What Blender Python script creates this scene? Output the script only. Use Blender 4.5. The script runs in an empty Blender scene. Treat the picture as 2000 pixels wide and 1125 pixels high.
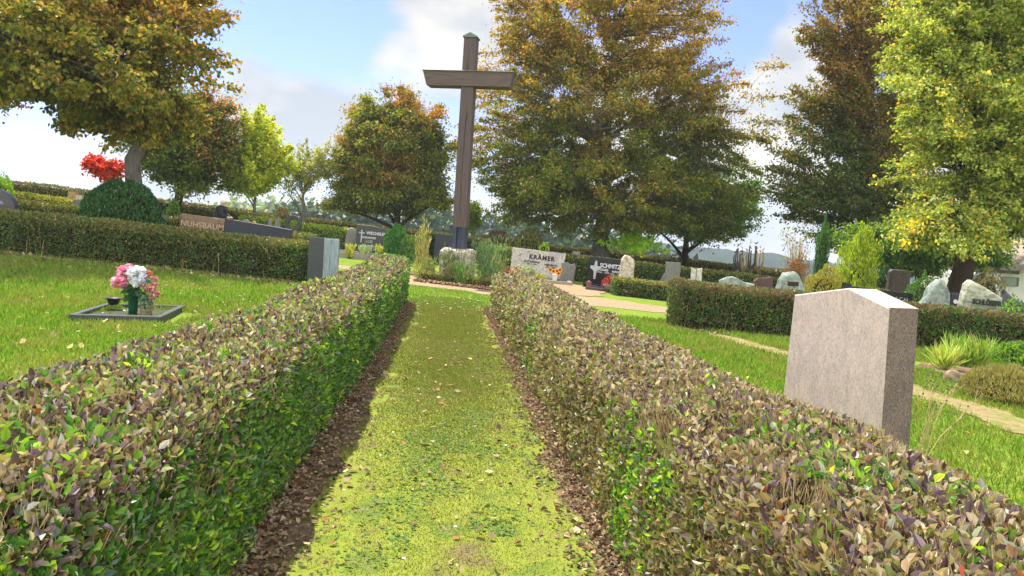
import bpy, math, random
import numpy as np
from mathutils import Vector, Matrix

random.seed(7)
RNG = np.random.default_rng(11)
COL = bpy.context.scene.collection
SC = bpy.context.scene

# ------------------------------------------------------------------ camera model
F = 1450.0; CX = 1000.0; CY = 515.6; CAMH = 1.45
ROLL = math.radians(3.5); PITCH = math.radians(2.0)
_f0 = Vector((0, math.cos(PITCH), -math.sin(PITCH)))
_r0 = Vector((1, 0, 0)); _u0 = _r0.cross(_f0)
RT = _r0 * math.cos(ROLL) + _u0 * math.sin(ROLL)
UP = _u0 * math.cos(ROLL) - _r0 * math.sin(ROLL)
FW = _f0

def ray(px, py):
    return FW + RT * ((px - CX) / F) + UP * ((CY - py) / F)

def W(px, py, D):
    """point of the place seen at that spot of the photograph, D metres ahead"""
    d = ray(px, py)
    return Vector((0, 0, CAMH)) + d * (D / d.y)

def _ss(a, b, v):
    t = np.clip((v - a) / (b - a), 0, 1)
    return t * t * (3 - 2 * t)

def T(x, y):
    """height of the ground"""
    x = np.asarray(x, float); y = np.asarray(y, float)
    z = -0.045 * np.clip(x, -45, 45) * _ss(8, 20, y)
    z = z + 0.012 * np.sin(x * 1.3 + y * .7) * _ss(2, 6, np.abs(x + .085 * y))
    z = z - 20 * _ss(40, 170, y) - 3 * _ss(14, 60, x)
    return z

def Tz(x, y): return float(T(x, y))

def G(px, py):
    d = ray(px, py); t = 1.0
    while t < 300:
        p = Vector((0, 0, CAMH)) + d * t
        if p.z <= Tz(p.x, p.y): break
        t += .03
    return p

# ------------------------------------------------------------------ helpers
def lin(c):
    c = np.asarray(c, float) / 255.0
    return np.where(c <= 0.04045, c / 12.92, ((c + 0.055) / 1.055) ** 2.4)

def link(o, parent=None):
    COL.objects.link(o)
    if parent is not None: o.parent = parent
    return o

def tag(o, label=None, cat=None, group=None, kind=None):
    if label: o['label'] = label
    if cat: o['category'] = cat
    if group: o['group'] = group
    if kind: o['kind'] = kind
    return o

def thing(name, label, cat, loc=(0, 0, 0), rz=0.0, group=None, ry=0.0):
    o = bpy.data.objects.new(name, None); link(o)
    o.location = loc; o.rotation_euler = (0, ry, rz); o.empty_display_size = .2
    return tag(o, label, cat, group)

def npmesh(name, V, faces, mat, parent=None, col=None, smooth=False, uvw=None):
    """faces: list of int arrays (n,k)"""
    me = bpy.data.meshes.new(name)
    V = np.asarray(V, np.float32)
    me.vertices.add(len(V)); me.vertices.foreach_set('co', V.ravel())
    fl = [np.asarray(f, np.int32) for f in faces if len(f)]
    idx = np.concatenate([f.ravel() for f in fl])
    tot = np.concatenate([np.full(len(f), f.shape[1], np.int32) for f in fl])
    st = np.concatenate([[0], np.cumsum(tot)[:-1]]).astype(np.int32)
    me.loops.add(len(idx)); me.loops.foreach_set('vertex_index', idx)
    me.polygons.add(len(tot)); me.polygons.foreach_set('loop_start', st)
    me.polygons.foreach_set('loop_total', tot)
    me.polygons.foreach_set('use_smooth', np.full(len(tot), smooth))
    me.update(calc_edges=True)
    if col is not None:
        a = me.color_attributes.new('Col', 'FLOAT_COLOR', 'POINT')
        c = np.ones((len(V), 4), np.float32); c[:, :3] = col
        a.data.foreach_set('color', c.ravel())
    me.materials.append(mat)
    o = bpy.data.objects.new(name, me)
    return link(o, parent)

class MB:
    """collects shapes into one mesh"""
    def __init__(s): s.v = []; s.f = []; s.n = 0
    def add(s, V, Fs):
        V = [tuple(v) for v in V]
        s.v += V
        s.f += [tuple(i + s.n for i in f) for f in Fs]
        s.n += len(V); return s
    def box(s, cx, cy, cz, sx, sy, sz, bev=0.0, M=None):
        hx, hy, hz = sx / 2, sy / 2, sz / 2
        b = min(bev, hx * .9, hy * .9, hz * .9)
        V = []; Fs = []
        if b <= 0:
            for i in (-1, 1):
                for j in (-1, 1):
                    for k in (-1, 1): V.append(Vector((cx + i * hx, cy + j * hy, cz + k * hz)))
            Fs = [(0, 1, 3, 2), (4, 6, 7, 5), (0, 4, 5, 1), (2, 3, 7, 6), (0, 2, 6, 4), (1, 5, 7, 3)]
        else:
            idx = {}
            for i in (-1, 1):
                for j in (-1, 1):
                    for k in (-1, 1):
                        for a in range(3):
                            p = [i * (hx - b), j * (hy - b), k * (hz - b)]
                            p[a] = (i, j, k)[a] * (hx, hy, hz)[a]
                            idx[(i, j, k, a)] = len(V); V.append(Vector((cx + p[0], cy + p[1], cz + p[2])))
            for a in range(3):
                o1, o2 = [q for q in range(3) if q != a]
                for sgn in (-1, 1):
                    q = []
                    for s1, s2 in ((-1, -1), (1, -1), (1, 1), (-1, 1)):
                        t = [0, 0, 0]; t[a] = sgn; t[o1] = s1; t[o2] = s2
                        q.append(idx[(t[0], t[1], t[2], a)])
                    Fs.append(tuple(q))
                for s1 in (-1, 1):
                    for s2 in (-1, 1):
                        q = []
                        for t_, aa in ((-1, o1), (1, o1), (1, o2), (-1, o2)):
                            t = [0, 0, 0]; t[a] = t_; t[o1] = s1; t[o2] = s2
                            q.append(idx[(t[0], t[1], t[2], aa)])
                        Fs.append(tuple(q))
            for i in (-1, 1):
                for j in (-1, 1):
                    for k in (-1, 1): Fs.append(tuple(idx[(i, j, k, a)] for a in range(3)))
        if M is not None: V = [M @ v for v in V]
        return s.add(V, Fs)
    def tube(s, pts, rads, n=8, cap=True):
        pts = [Vector(p) for p in pts]; m = len(pts)
        if not hasattr(rads, '__len__'): rads = [rads] * m
        V = []; prev = None
        for i, p in enumerate(pts):
            d = (pts[min(i + 1, m - 1)] - pts[max(i - 1, 0)])
            if d.length < 1e-9: d = Vector((0, 0, 1))
            d.normalize()
            if prev is None:
                a = Vector((1, 0, 0)) if abs(d.x) < .9 else Vector((0, 1, 0))
                x = d.cross(a).normalized()
            else:
                x = (prev - d * prev.dot(d)).normalized()
            prev = x; y = d.cross(x)
            for k in range(n):
                t = 2 * math.pi * k / n
                V.append(p + (x * math.cos(t) + y * math.sin(t)) * rads[i])
        Fs = [(i * n + k, i * n + (k + 1) % n, (i + 1) * n + (k + 1) % n, (i + 1) * n + k) for i in range(m - 1) for k in range(n)]
        if cap:
            Fs.append(tuple(range(n - 1, -1, -1))); Fs.append(tuple((m - 1) * n + k for k in range(n)))
        return s.add(V, Fs)
    def lathe(s, prof, cx=0, cy=0, cz=0, n=24, sx=1, sy=1):
        V = []; m = len(prof)
        for r, z in prof:
            for k in range(n):
                t = 2 * math.pi * k / n
                V.append((cx + r * math.cos(t) * sx, cy + r * math.sin(t) * sy, cz + z))
        Fs = [(i * n + k, i * n + (k + 1) % n, (i + 1) * n + (k + 1) % n, (i + 1) * n + k) for i in range(m - 1) for k in range(n)]
        Fs.append(tuple(range(n - 1, -1, -1))); Fs.append(tuple((m - 1) * n + k for k in range(n)))
        return s.add(V, Fs)
    def build(s, name, mat, parent=None, smooth=False):
        me = bpy.data.meshes.new(name); me.from_pydata(s.v, [], s.f)
        me.materials.append(mat)
        if smooth: me.polygons.foreach_set('use_smooth', [True] * len(me.polygons))
        me.update()
        o = bpy.data.objects.new(name, me)
        return link(o, parent)

def vn(x, y, z, seed=0.0):
    """smooth value noise 0..1"""
    xi, yi, zi = np.floor(x), np.floor(y), np.floor(z)
    fx, fy, fz = x - xi, y - yi, z - zi
    fx, fy, fz = [f * f * (3 - 2 * f) for f in (fx, fy, fz)]
    def h(a, b, c):
        v = np.sin(a * 127.1 + b * 311.7 + c * 74.7 + seed * 13.3) * 43758.5453
        return v - np.floor(v)
    r = 0
    for i in (0, 1):
        for j in (0, 1):
            for k in (0, 1):
                w = (fx if i else 1 - fx) * (fy if j else 1 - fy) * (fz if k else 1 - fz)
                r = r + w * h(xi + i, yi + j, zi + k)
    return r

def unit(v): return v / np.maximum(np.linalg.norm(v, axis=1, keepdims=True), 1e-9)
def rdir(n): return unit(RNG.normal(size=(n, 3)))

def leafgeo(P, A, N, L, Wd, fold=.25, near=True, bend=0.0):
    """P base points, A axis, N normal -> V, faces (list). L, Wd arrays"""
    n = len(P); A = unit(A); B = unit(np.cross(N, A)); N = np.cross(A, B)
    L = np.asarray(L).reshape(-1, 1) * np.ones((n, 1)); Wd = np.asarray(Wd).reshape(-1, 1) * np.ones((n, 1))
    up = N * Wd * fold
    tip = P + A * L - N * L * bend
    if near:
        m1 = P + A * L * .30 + N * L * bend * .4; m2 = P + A * L * .68 + N * L * bend * .3
        V = np.stack([P, m1 + B * Wd * .48 + up, m2 + B * Wd * .38 + up * .8, tip, m2 - B * Wd * .38 + up * .8, m1 - B * Wd * .48 + up], 1)
        q = np.array([[0, 1, 2, 3], [0, 3, 4, 5]])
        Fs = (np.arange(n)[:, None, None] * 6 + q[None]).reshape(-1, 4)
        return V.reshape(-1, 3), [Fs], 6
    m = P + A * L * .45
    V = np.stack([P, m + B * Wd * .5 + up, tip, m - B * Wd * .5 + up], 1)
    q = np.array([[0, 1, 2], [0, 2, 3]])
    Fs = (np.arange(n)[:, None, None] * 4 + q[None]).reshape(-1, 3)
    return V.reshape(-1, 3), [Fs], 4

GAIN = [1.0]
def pick(pal, n, jit=.18):
    """pal: list of (weight, sRGB) -> (n,3) linear"""
    w = np.array([p[0] for p in pal], float); w /= w.sum()
    c = np.array([lin(p[1]) for p in pal])
    i = RNG.choice(len(pal), n, p=w)
    return c[i] * GAIN[0] * (1 + RNG.uniform(-jit, jit, (n, 1)) * 1.4) * (1 + RNG.uniform(-.06, .06, (n, 3)))

# ------------------------------------------------------------------ materials
def nmat(name):
    m = bpy.data.materials.new(name); m.use_nodes = True
    nt = m.node_tree; nt.nodes.clear()
    out = nt.nodes.new('ShaderNodeOutputMaterial')
    b = nt.nodes.new('ShaderNodeBsdfPrincipled')
    nt.links.new(b.outputs[0], out.inputs[0])
    return m, nt, b, out

def leafmat(name, trans=.4, rough=.4, spec=.5, tint=(1.15, 1.25, .55)):
    m, nt, b, out = nmat(name); N = nt.nodes; Lk = nt.links
    a = N.new('ShaderNodeAttribute'); a.attribute_name = 'Col'
    Lk.new(a.outputs['Color'], b.inputs['Base Color'])
    b.inputs['Roughness'].default_value = rough
    b.inputs['Specular IOR Level'].default_value = spec
    t = N.new('ShaderNodeBsdfTranslucent')
    mx = N.new('ShaderNodeMix'); mx.data_type = 'RGBA'; mx.blend_type = 'MULTIPLY'
    mx.inputs[0].default_value = 1; mx.inputs[7].default_value = (*tint, 1)
    Lk.new(a.outputs['Color'], mx.inputs[6]); Lk.new(mx.outputs[2], t.inputs['Color'])
    s = N.new('ShaderNodeMixShader'); s.inputs[0].default_value = trans
    Lk.new(b.outputs[0], s.inputs[1]); Lk.new(t.outputs[0], s.inputs[2]); Lk.new(s.outputs[0], out.inputs[0])
    return m

def noisy(name, cols, scale=4.0, rough=.7, detail=6, bump=.0, bscale=None, stretch=(1, 1, 1), spec=.4, pos=None, dist=0.0, coord='Object', metal=0.0):
    """cols: list of sRGB colours spread over a noise ramp"""
    m, nt, b, out = nmat(name); N = nt.nodes; Lk = nt.links
    tc = N.new('ShaderNodeTexCoord'); mp = N.new('ShaderNodeMapping'); mp.inputs['Scale'].default_value = stretch
    Lk.new(tc.outputs[coord], mp.inputs[0])
    nz = N.new('ShaderNodeTexNoise'); nz.inputs['Scale'].default_value = scale; nz.inputs['Detail'].default_value = detail
    nz.inputs['Roughness'].default_value = .65; nz.inputs['Distortion'].default_value = dist
    Lk.new(mp.outputs[0], nz.inputs['Vector'])
    r = N.new('ShaderNodeValToRGB'); k = len(cols)
    ps = pos or [.3 + .4 * i / max(k - 1, 1) for i in range(k)]
    el = r.color_ramp.elements
    while len(el) < k: el.new(.5)
    for i in range(k):
        el[i].position = ps[i]; el[i].color = (*lin(cols[i]), 1)
    Lk.new(nz.outputs['Fac'], r.inputs[0]); Lk.new(r.outputs[0], b.inputs['Base Color'])
    b.inputs['Roughness'].default_value = rough; b.inputs['Specular IOR Level'].default_value = spec
    b.inputs['Metallic'].default_value = metal
    if bump:
        n2 = N.new('ShaderNodeTexNoise'); n2.inputs['Scale'].default_value = bscale or scale * 3; n2.inputs['Detail'].default_value = 8
        Lk.new(mp.outputs[0], n2.inputs['Vector'])
        bp = N.new('ShaderNodeBump'); bp.inputs['Strength'].default_value = bump; bp.inputs['Distance'].default_value = .02
        Lk.new(n2.outputs['Fac'], bp.inputs['Height']); Lk.new(bp.outputs[0], b.inputs['Normal'])
    return m

M_LEAF = leafmat('leaf_privet', .3, .4, .5)
M_TLEAF = leafmat('leaf_tree', .42, .5, .35, (1.3, 1.2, .45))
M_GRASS = leafmat('grass_blade', .4, .6, .2, (1.1, 1.15, .5))
M_LITTER = leafmat('dry_leaf', .15, .7, .2, (1, 1, 1))
M_PETAL = leafmat('petal', .3, .6, .2, (1, 1, 1))
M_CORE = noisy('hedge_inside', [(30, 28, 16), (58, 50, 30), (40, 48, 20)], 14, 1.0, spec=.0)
M_TWIG = noisy('twig', [(128, 100, 70), (196, 170, 128), (150, 128, 90)], 20, .8, spec=.2)
M_BARK = noisy('bark', [(60, 52, 42), (112, 100, 84), (84, 78, 62)], 3.5, .95, bump=.9, bscale=9, stretch=(3, 3, .6), spec=.1)
M_BARKG = noisy('bark_grey', [(66, 62, 56), (110, 104, 98), (84, 80, 74)], 2.5, .95, bump=.9, bscale=8, stretch=(3, 3, .7), spec=.1)
M_BARKD = noisy('bark_dark', [(34, 26, 18), (66, 52, 40), (46, 38, 28)], 3.5, .95, bump=.8, bscale=9, stretch=(3, 3, .7), spec=.1)

# ------------------------------------------------------------------ hedges
def resample(pts, hs, step=.25):
    pts = [Vector((p[0], p[1])) for p in pts]
    S = [0]
    for i in range(1, len(pts)): S.append(S[-1] + (pts[i] - pts[i - 1]).length)
    return np.array(S), np.array([[p.x, p.y] for p in pts]), np.array(hs, float)

MESH_HEDGE_N = 6.0
def hedge(label, pts, w, h, leaf=.045, dens=2500, top=None, side=None, patch=None, group=None, twig=60, seed=1,
          bump=.03, name='hedge', low=.0, tall_twig=.05, stems=8, near=None, side_green=.5, core_in=.1, base_w=.86, backdens=.6, nexp=6.0, lod=None, topboost=1.0, top_less=.10):
    hs = h if hasattr(h, '__len__') else [h] * len(pts)
    S, P2, H = resample(pts, hs)
    L = S[-1]
    def at(s):
        x = np.interp(s, S, P2[:, 0]); y = np.interp(s, S, P2[:, 1]); hh = np.interp(s, S, H)
        e = .05
        dx = np.interp(np.minimum(s + e, L), S, P2[:, 0]) - np.interp(np.maximum(s - e, 0), S, P2[:, 0])
        dy = np.interp(np.minimum(s + e, L), S, P2[:, 1]) - np.interp(np.maximum(s - e, 0), S, P2[:, 1])
        l = np.sqrt(dx * dx + dy * dy) + 1e-9
        return x, y, hh, dx / l, dy / l
    ne = nexp
    def surf(s, a, b, ends=None):
        """a in -1..1 across, b 0..1 up (already on the section), s along -> world pos + outward normal"""
        x, y, hh, tx, ty = at(s)
        r = (np.abs(a) ** ne + np.abs(b) ** ne) ** (1 / ne)
        wob = 1 + bump * 4 * (vn(s * .9, a * 1.5, b * 1.5, seed) - .5) + bump * 2 * (vn(s * 4, a * 4, b * 4, seed + 3) - .5)
        aa = a / r * wob; bb = b / r * (1 + (wob - 1) * .6)
        ww = w / 2 * (base_w + (1 - base_w) * np.clip(bb, 0, 1)) * aa
        px = x + ty * ww; py = y - tx * ww
        pz = T(px, py) + low + hh * bb
        na = np.sign(a) * np.abs(a / r) ** (ne - 1); nb = np.abs(b / r) ** (ne - 1)
        nn = np.stack([ty * na, -tx * na, nb + 0 * na], 1)
        return np.stack([px, py, pz], 1), unit(nn + 1e-6)
    root = thing(name, label, 'hedge', (0, 0, 0), 0, group)
    x0, y0 = P2[0]
    root.location = (float(P2[:, 0].mean()), float(P2[:, 1].mean()), Tz(P2[:, 0].mean(), P2[:, 1].mean()))
    off = np.array(root.location)
    # inner branches
    ns = max(4, int(L / .3)); na_ = 14
    ss = np.linspace(0, L, ns); th = np.linspace(0.0, math.pi, na_)
    SV, TH = np.meshgrid(ss, th, indexing='ij')
    c, sn = np.cos(TH).ravel(), np.sin(TH).ravel()
    mxx = np.maximum(np.abs(c), np.abs(sn))
    V, Nn = surf(SV.ravel(), c / mxx, sn / mxx)
    V = V - Nn * core_in
    inset = np.clip(core_in, 0, .2)
    # pull the two ends in
    tx = at(np.array([0.0, L]))
    V[:na_] += np.array([tx[3][0], tx[4][0], 0]) * inset; V[-na_:] -= np.array([tx[3][1], tx[4][1], 0]) * inset
    V[:, 2] = np.where(np.tile(sn, 1) < .02, T(V[:, 0], V[:, 1]) - .05, V[:, 2])
    ii = np.arange(ns - 1)[:, None] * na_ + np.arange(na_ - 1)[None]
    Q = np.stack([ii, ii + 1, ii + na_ + 1, ii + na_], -1).reshape(-1, 4)
    caps = [np.arange(na_)[None], (np.arange(na_)[::-1] + (ns - 1) * na_)[None]]
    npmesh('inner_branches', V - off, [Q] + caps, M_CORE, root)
    # leaf sites
    def sites(n, endn, depth):
        u = RNG.uniform(0, 1, n); per = 2 * hs[0] + w
        hm = float(np.mean(H)); per = 2 * hm + w * topboost
        q = u * per
        a = np.where(q < hm, 1.0, np.where(q < hm + w * topboost, 1 - 2 * (q - hm) / (w * topboost), -1.0))
        b = np.where(q < hm, q / hm, np.where(q < hm + w * topboost, 1.0, 1 - (q - hm - w * topboost) / hm))
        s = RNG.uniform(0, L, n)
        if lod:  # more sites towards the viewer
            y = np.interp(s, S, P2[:, 1]); keep = RNG.uniform(0, 1, n) < np.clip((lod / np.maximum(y, .5)) ** 1.3, .22, 1)
            s, a, b = s[keep], a[keep], b[keep]
        P, Nn = surf(s, a, b)
        # ends
        if endn:
            m = endn; e = RNG.integers(0, 2, m); ea = RNG.uniform(-1, 1, m); eb = RNG.uniform(0.02, 1, m)
            rr = (np.abs(ea) ** ne + eb ** ne) ** (1 / ne); sc = np.where(rr > 1, 1 / rr, 1)
            es = np.where(e == 0, 0.0, L)
            x, y, hh, tx_, ty_ = at(es)
            ww = w / 2 * (base_w + (1 - base_w) * eb) * ea * sc
            bul = .06 * (1 - (ea * sc) ** 4)
            sg = np.where(e == 0, -1.0, 1.0)
            px = x + ty_ * ww + tx_ * sg * bul; py = y - tx_ * ww + ty_ * sg * bul
            pe = np.stack([px, py, T(px, py) + low + hh * eb * sc], 1)
            nne = np.stack([tx_ * sg, ty_ * sg, 0 * ea], 1)
            P = np.concatenate([P, pe]); Nn = np.concatenate([Nn, nne]); b = np.concatenate([b, eb]); s = np.concatenate([s, es]); a = np.concatenate([a, ea])
        P = P - Nn * (RNG.uniform(0, 1, len(P)) ** 1.6 * depth)[:, None]
        return P, Nn, s, a, b
    hm = float(np.mean(H)); area = L * (2 * hm + w)
    n = int(area * dens); endn = int(dens * 2 * w * hm)
    P, Nn, s, a, b = sites(n, endn, core_in * 1.05)
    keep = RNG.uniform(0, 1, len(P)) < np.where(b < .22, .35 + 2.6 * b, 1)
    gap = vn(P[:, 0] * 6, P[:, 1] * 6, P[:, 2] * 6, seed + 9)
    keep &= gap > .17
    P, Nn, s, a, b = P[keep], Nn[keep], s[keep], a[keep], b[keep]
    dist = np.maximum(P[:, 1], 1)
    Ls = leaf * RNG.uniform(.4, 1.4, len(P))
    if lod: Ls = Ls * np.clip((dist / lod) ** .5, 1, 1.9)
    istop = Nn[:, 2] > .6
    pn = vn(P[:, 0] * 3.1, P[:, 1] * 2.4, P[:, 2] * 3.1, seed + 5)
    pn2 = vn(P[:, 0] * 7, P[:, 1] * 7, P[:, 2] * 7, seed + 6)
    g = pn * .6 + pn2 * .4 + RNG.uniform(-.2, .2, len(P))
    ctop = pick(top, len(P)); cside = pick(side, len(P)); cpat = pick(patch or side, len(P))
    ptop = np.where(istop, .92, np.clip((b - .45) * 1.3, 0.06, .75)) + (pn - .5) * .5
    col = np.where((RNG.uniform(0, 1, len(P)) < ptop)[:, None], ctop, cside)
    col = np.where((g > 1 - side_green * .8 + np.where(istop, top_less, 0))[:, None], cpat, col)
    A = Nn * .45 + rdir(len(P)) * .85 + np.array([0, 0, .5])
    NN = Nn + rdir(len(P)) * .8
    V, Fs, k = leafgeo(P - off, A, NN, Ls, Ls * RNG.uniform(.42, .6, len(P)), .3, near if near is not None else True, .1)
    npmesh('foliage', V, Fs, M_LEAF, root, np.repeat(col, k, 0))
    # twigs: clipped ends poking out + stems below
    if twig:
        m = int(area * twig); P, Nn, s, a, b = sites(m, int(twig * w), .05)
        m = len(P)
        A = unit(Nn * .5 + rdir(m) * .45 + np.array([0, 0, .8]))
        Lt = tall_twig * RNG.uniform(.5, 1.8, m); R = leaf * RNG.uniform(.022, .05, m)
        if lod: R = R * np.clip((np.maximum(P[:, 1], 1) / lod) ** .6, 1, 2.2)
        stn = int(L * stems)
        if stn:
            ss_ = RNG.uniform(0, L, stn); sa = RNG.choice([-1.0, 1.0], stn); sb = np.zeros(stn) + .001
            P3, N3 = surf(ss_, sa * 1.0, sb + .01)
            P3 = P3 - N3 * RNG.uniform(.05, .2, stn)[:, None]; P3[:, 2] -= .03
            A3 = unit(np.array([0, 0, 1.0]) + rdir(stn) * .22)
            P = np.concatenate([P - A * Lt[:, None] * .6, P3]); A = np.concatenate([A, A3])
            Lt = np.concatenate([Lt, hm * RNG.uniform(.3, .7, stn)]); R = np.concatenate([R, RNG.uniform(.003, .009, stn) * (leaf / .045)])
        m = len(P)
        B = unit(np.cross(A, rdir(m))); C = np.cross(A, B); P = P - off
        rings = []
        for q in range(2):
            c0 = P + A * (Lt * q)[:, None]
            for t in range(3):
                an = t * 2.094
                rings.append(c0 + (B * math.cos(an) + C * math.sin(an)) * (R * (1 if q == 0 else .7))[:, None])
        V = np.stack(rings, 1).reshape(-1, 3)
        q = np.array([[0, 1, 4, 3], [1, 2, 5, 4], [2, 0, 3, 5]])
        Fq = (np.arange(m)[:, None, None] * 6 + q[None]).reshape(-1, 4)
        Ft = np.arange(m)[:, None] * 6 + np.array([[3, 4, 5]])
        tag(npmesh('twigs', V, [Fq, Ft], M_TWIG, root), kind='stuff')
    return root

# colours (sRGB of the leaf itself)
P_MAUVE = [(6, (106, 88, 96)), (5, (70, 52, 60)), (4, (124, 110, 90)), (3, (158, 146, 124)), (3, (100, 102, 54)), (2, (60, 44, 38)), (1.2, (138, 140, 136)), (.1, (130, 60, 42)), (3, (88, 106, 48)), (1.5, (118, 88, 62))]
P_TAN = [(4, (152, 136, 108)), (4, (122, 106, 82)), (3, (94, 78, 72)), (3, (120, 116, 62)), (3, (92, 106, 50)), (1, (142, 142, 132)), (1.5, (74, 56, 46)), (.2, (150, 96, 60))]
P_GREEN = [(5, (66, 104, 38)), (4, (54, 88, 34)), (3, (88, 120, 48)), (1.5, (100, 118, 72)), (2, (112, 138, 44)), (1, (78, 96, 90))]
P_FRESH = [(4, (122, 152, 40)), (3, (96, 136, 36)), (2, (150, 166, 50)), (1, (80, 114, 36))]
P_OLIVE = [(4, (112, 104, 62)), (3, (96, 104, 50)), (3, (134, 112, 78)), (2, (84, 74, 52)), (2, (124, 126, 60)), (1.5, (136, 132, 118)), (1, (66, 88, 40))]
P_DARKH = [(5, (60, 86, 28)), (4, (76, 88, 34)), (3, (88, 78, 44)), (3, (50, 76, 26)), (1, (104, 118, 50))]
P_RIM = [(4, (106, 116, 48)), (3, (122, 116, 62)), (2, (136, 120, 80)), (2, (84, 96, 40))]
P_BROWNRIM = [(4, (126, 104, 80)), (3, (112, 92, 66)), (2, (104, 104, 60)), (1, (88, 74, 56))]
P_YELL = [(4, (160, 160, 60)), (3, (120, 134, 50)), (2, (176, 160, 80))]

def L2(c0, k, D): return (c0 - k * D, D)

# ------------------------------------------------------------------ world, sun, camera
SUN_AZ = math.radians(34)     # to the left of the viewing direction
SUN_EL = math.radians(59)
EXPO = 2.05
HAZE = 0.0005
def build_world():
    w = bpy.data.worlds.new("World"); SC.world = w; w.use_nodes = True
    nt = w.node_tree; N = nt.nodes; Lk = nt.links; N.clear()
    out = N.new('ShaderNodeOutputWorld'); bg = N.new('ShaderNodeBackground'); bg.inputs[1].default_value = .15
    Lk.new(bg.outputs[0], out.inputs[0])
    sky = N.new('ShaderNodeTexSky'); sky.sky_type = 'NISHITA'; sky.sun_disc = False
    sky.sun_elevation = SUN_EL; sky.sun_rotation = -SUN_AZ; sky.air_density = 1.0; sky.dust_density = .6; sky.ozone_density = 3.0; sky.altitude = 100
    tc = N.new('ShaderNodeTexCoord')
    mp = N.new('ShaderNodeMapping'); mp.inputs['Scale'].default_value = (1, 1, 2.0)
    Lk.new(tc.outputs['Generated'], mp.inputs[0])
    nz = N.new('ShaderNodeTexNoise'); nz.inputs['Scale'].default_value = 4.2; nz.inputs['Detail'].default_value = 9; nz.inputs['Roughness'].default_value = .58
    nz.inputs['Distortion'].default_value = .25
    Lk.new(mp.outputs[0], nz.inputs['Vector'])
    def math_(op, a, b=None, clamp=False):
        m = N.new('ShaderNodeMath'); m.operation = op; m.use_clamp = clamp
        for i, v in enumerate((a, b)):
            if v is None: continue
            if isinstance(v, (int, float)): m.inputs[i].default_value = v
            else: Lk.new(v, m.inputs[i])
        return m.outputs[0]
    acc = math_('MULTIPLY', math_('SUBTRACT', nz.outputs['Fac'], .5), 2.0)
    blobs = [(560, 190, 130, .8), (480, 130, 60, .3), (860, 50, 150, .9), (745, 105, 40, .45), (690, 240, 130, .55), (330, 420, 200, .5), (60, 300, 200, .05), (1510, 170, 90, .7), (1560, 60, 50, .3), (1480, 430, 330, .75),
             (1050, 420, 260, .55), (-300, 100, 300, .4), (2300, 200, 400, .4), (640, 60, 130, -.7), (520, 30, 100, -.6), (1430, 70, 90, -.8), (1180, -300, 200, .4), (1250, 100, 150, .2), ((0, -1, .35), 0, 1500, 1.1), ((-.9, -.5, .4), 0, 900, .8), ((.9, -.5, .4), 0, 900, .8), ((.2, -.3, 1), 0, 900, .6)]  # unseen cloud masses behind and overhead are added as warm fill
    for px, py, r, wt in blobs:
        d = ray(px, py).normalized() if not hasattr(px, '__len__') else Vector(px).normalized()
        vd = N.new('ShaderNodeVectorMath'); vd.operation = 'DISTANCE'; Lk.new(tc.outputs['Generated'], vd.inputs[0]); vd.inputs[1].default_value = d
        mr = N.new('ShaderNodeMapRange'); mr.interpolation_type = 'SMOOTHSTEP'
        mr.inputs[1].default_value = 0; mr.inputs[2].default_value = 1.5 * r / F; mr.inputs[3].default_value = wt; mr.inputs[4].default_value = 0
        Lk.new(vd.outputs['Value'], mr.inputs[0]); acc = math_('ADD', acc, mr.outputs[0])
    mask = N.new('ShaderNodeMapRange'); mask.interpolation_type = 'SMOOTHSTEP'
    mask.inputs[1].default_value = .10; mask.inputs[2].default_value = .62; Lk.new(acc, mask.inputs[0])
    # cloud tone
    n2 = N.new('ShaderNodeTexNoise'); n2.inputs['Scale'].default_value = 4.4; n2.inputs['Detail'].default_value = 7
    mp2 = N.new('ShaderNodeMapping'); mp2.inputs['Location'].default_value = (3.1, 1.7, .4); mp2.inputs['Scale'].default_value = (1, 1, 2.2)
    Lk.new(tc.outputs['Generated'], mp2.inputs[0]); Lk.new(mp2.outputs[0], n2.inputs['Vector'])
    cr = N.new('ShaderNodeValToRGB'); cr.color_ramp.elements[0].position = .40; cr.color_ramp.elements[1].position = .55
    cr.color_ramp.elements[0].color = (.56, .61, .69, 1); cr.color_ramp.elements[1].color = (1.0, .95, .87, 1)
    Lk.new(n2.outputs['Fac'], cr.inputs[0])
    sc = N.new('ShaderNodeVectorMath'); sc.operation = 'SCALE'; Lk.new(cr.outputs[0], sc.inputs[0])
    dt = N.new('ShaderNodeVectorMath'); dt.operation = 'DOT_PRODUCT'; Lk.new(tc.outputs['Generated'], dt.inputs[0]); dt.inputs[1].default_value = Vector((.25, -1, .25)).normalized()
    mb_ = N.new('ShaderNodeMapRange'); mb_.interpolation_type = 'SMOOTHSTEP'; mb_.inputs[1].default_value = -.15; mb_.inputs[2].default_value = .8; mb_.inputs[3].default_value = 1.72; mb_.inputs[4].default_value = 5.2  # clouds behind the camera brightened, added to fill the side facing it
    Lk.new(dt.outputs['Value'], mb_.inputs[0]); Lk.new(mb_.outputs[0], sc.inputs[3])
    sk = N.new('ShaderNodeMix'); sk.data_type = 'RGBA'; sk.blend_type = 'MULTIPLY'; sk.inputs[0].default_value = 1
    Lk.new(sky.outputs[0], sk.inputs[6]); sk.inputs[7].default_value = (.25, .26, .40, 1)
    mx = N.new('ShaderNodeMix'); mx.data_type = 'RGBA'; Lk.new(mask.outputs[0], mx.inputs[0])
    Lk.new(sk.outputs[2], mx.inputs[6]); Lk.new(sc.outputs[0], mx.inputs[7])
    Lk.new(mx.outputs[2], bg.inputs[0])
    sl = bpy.data.lights.new('sun', 'SUN'); sl.energy = 2.5; sl.angle = math.radians(.6); sl.color = (1, .93, .82)
    so = bpy.data.objects.new('sun', sl); link(so)
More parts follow.
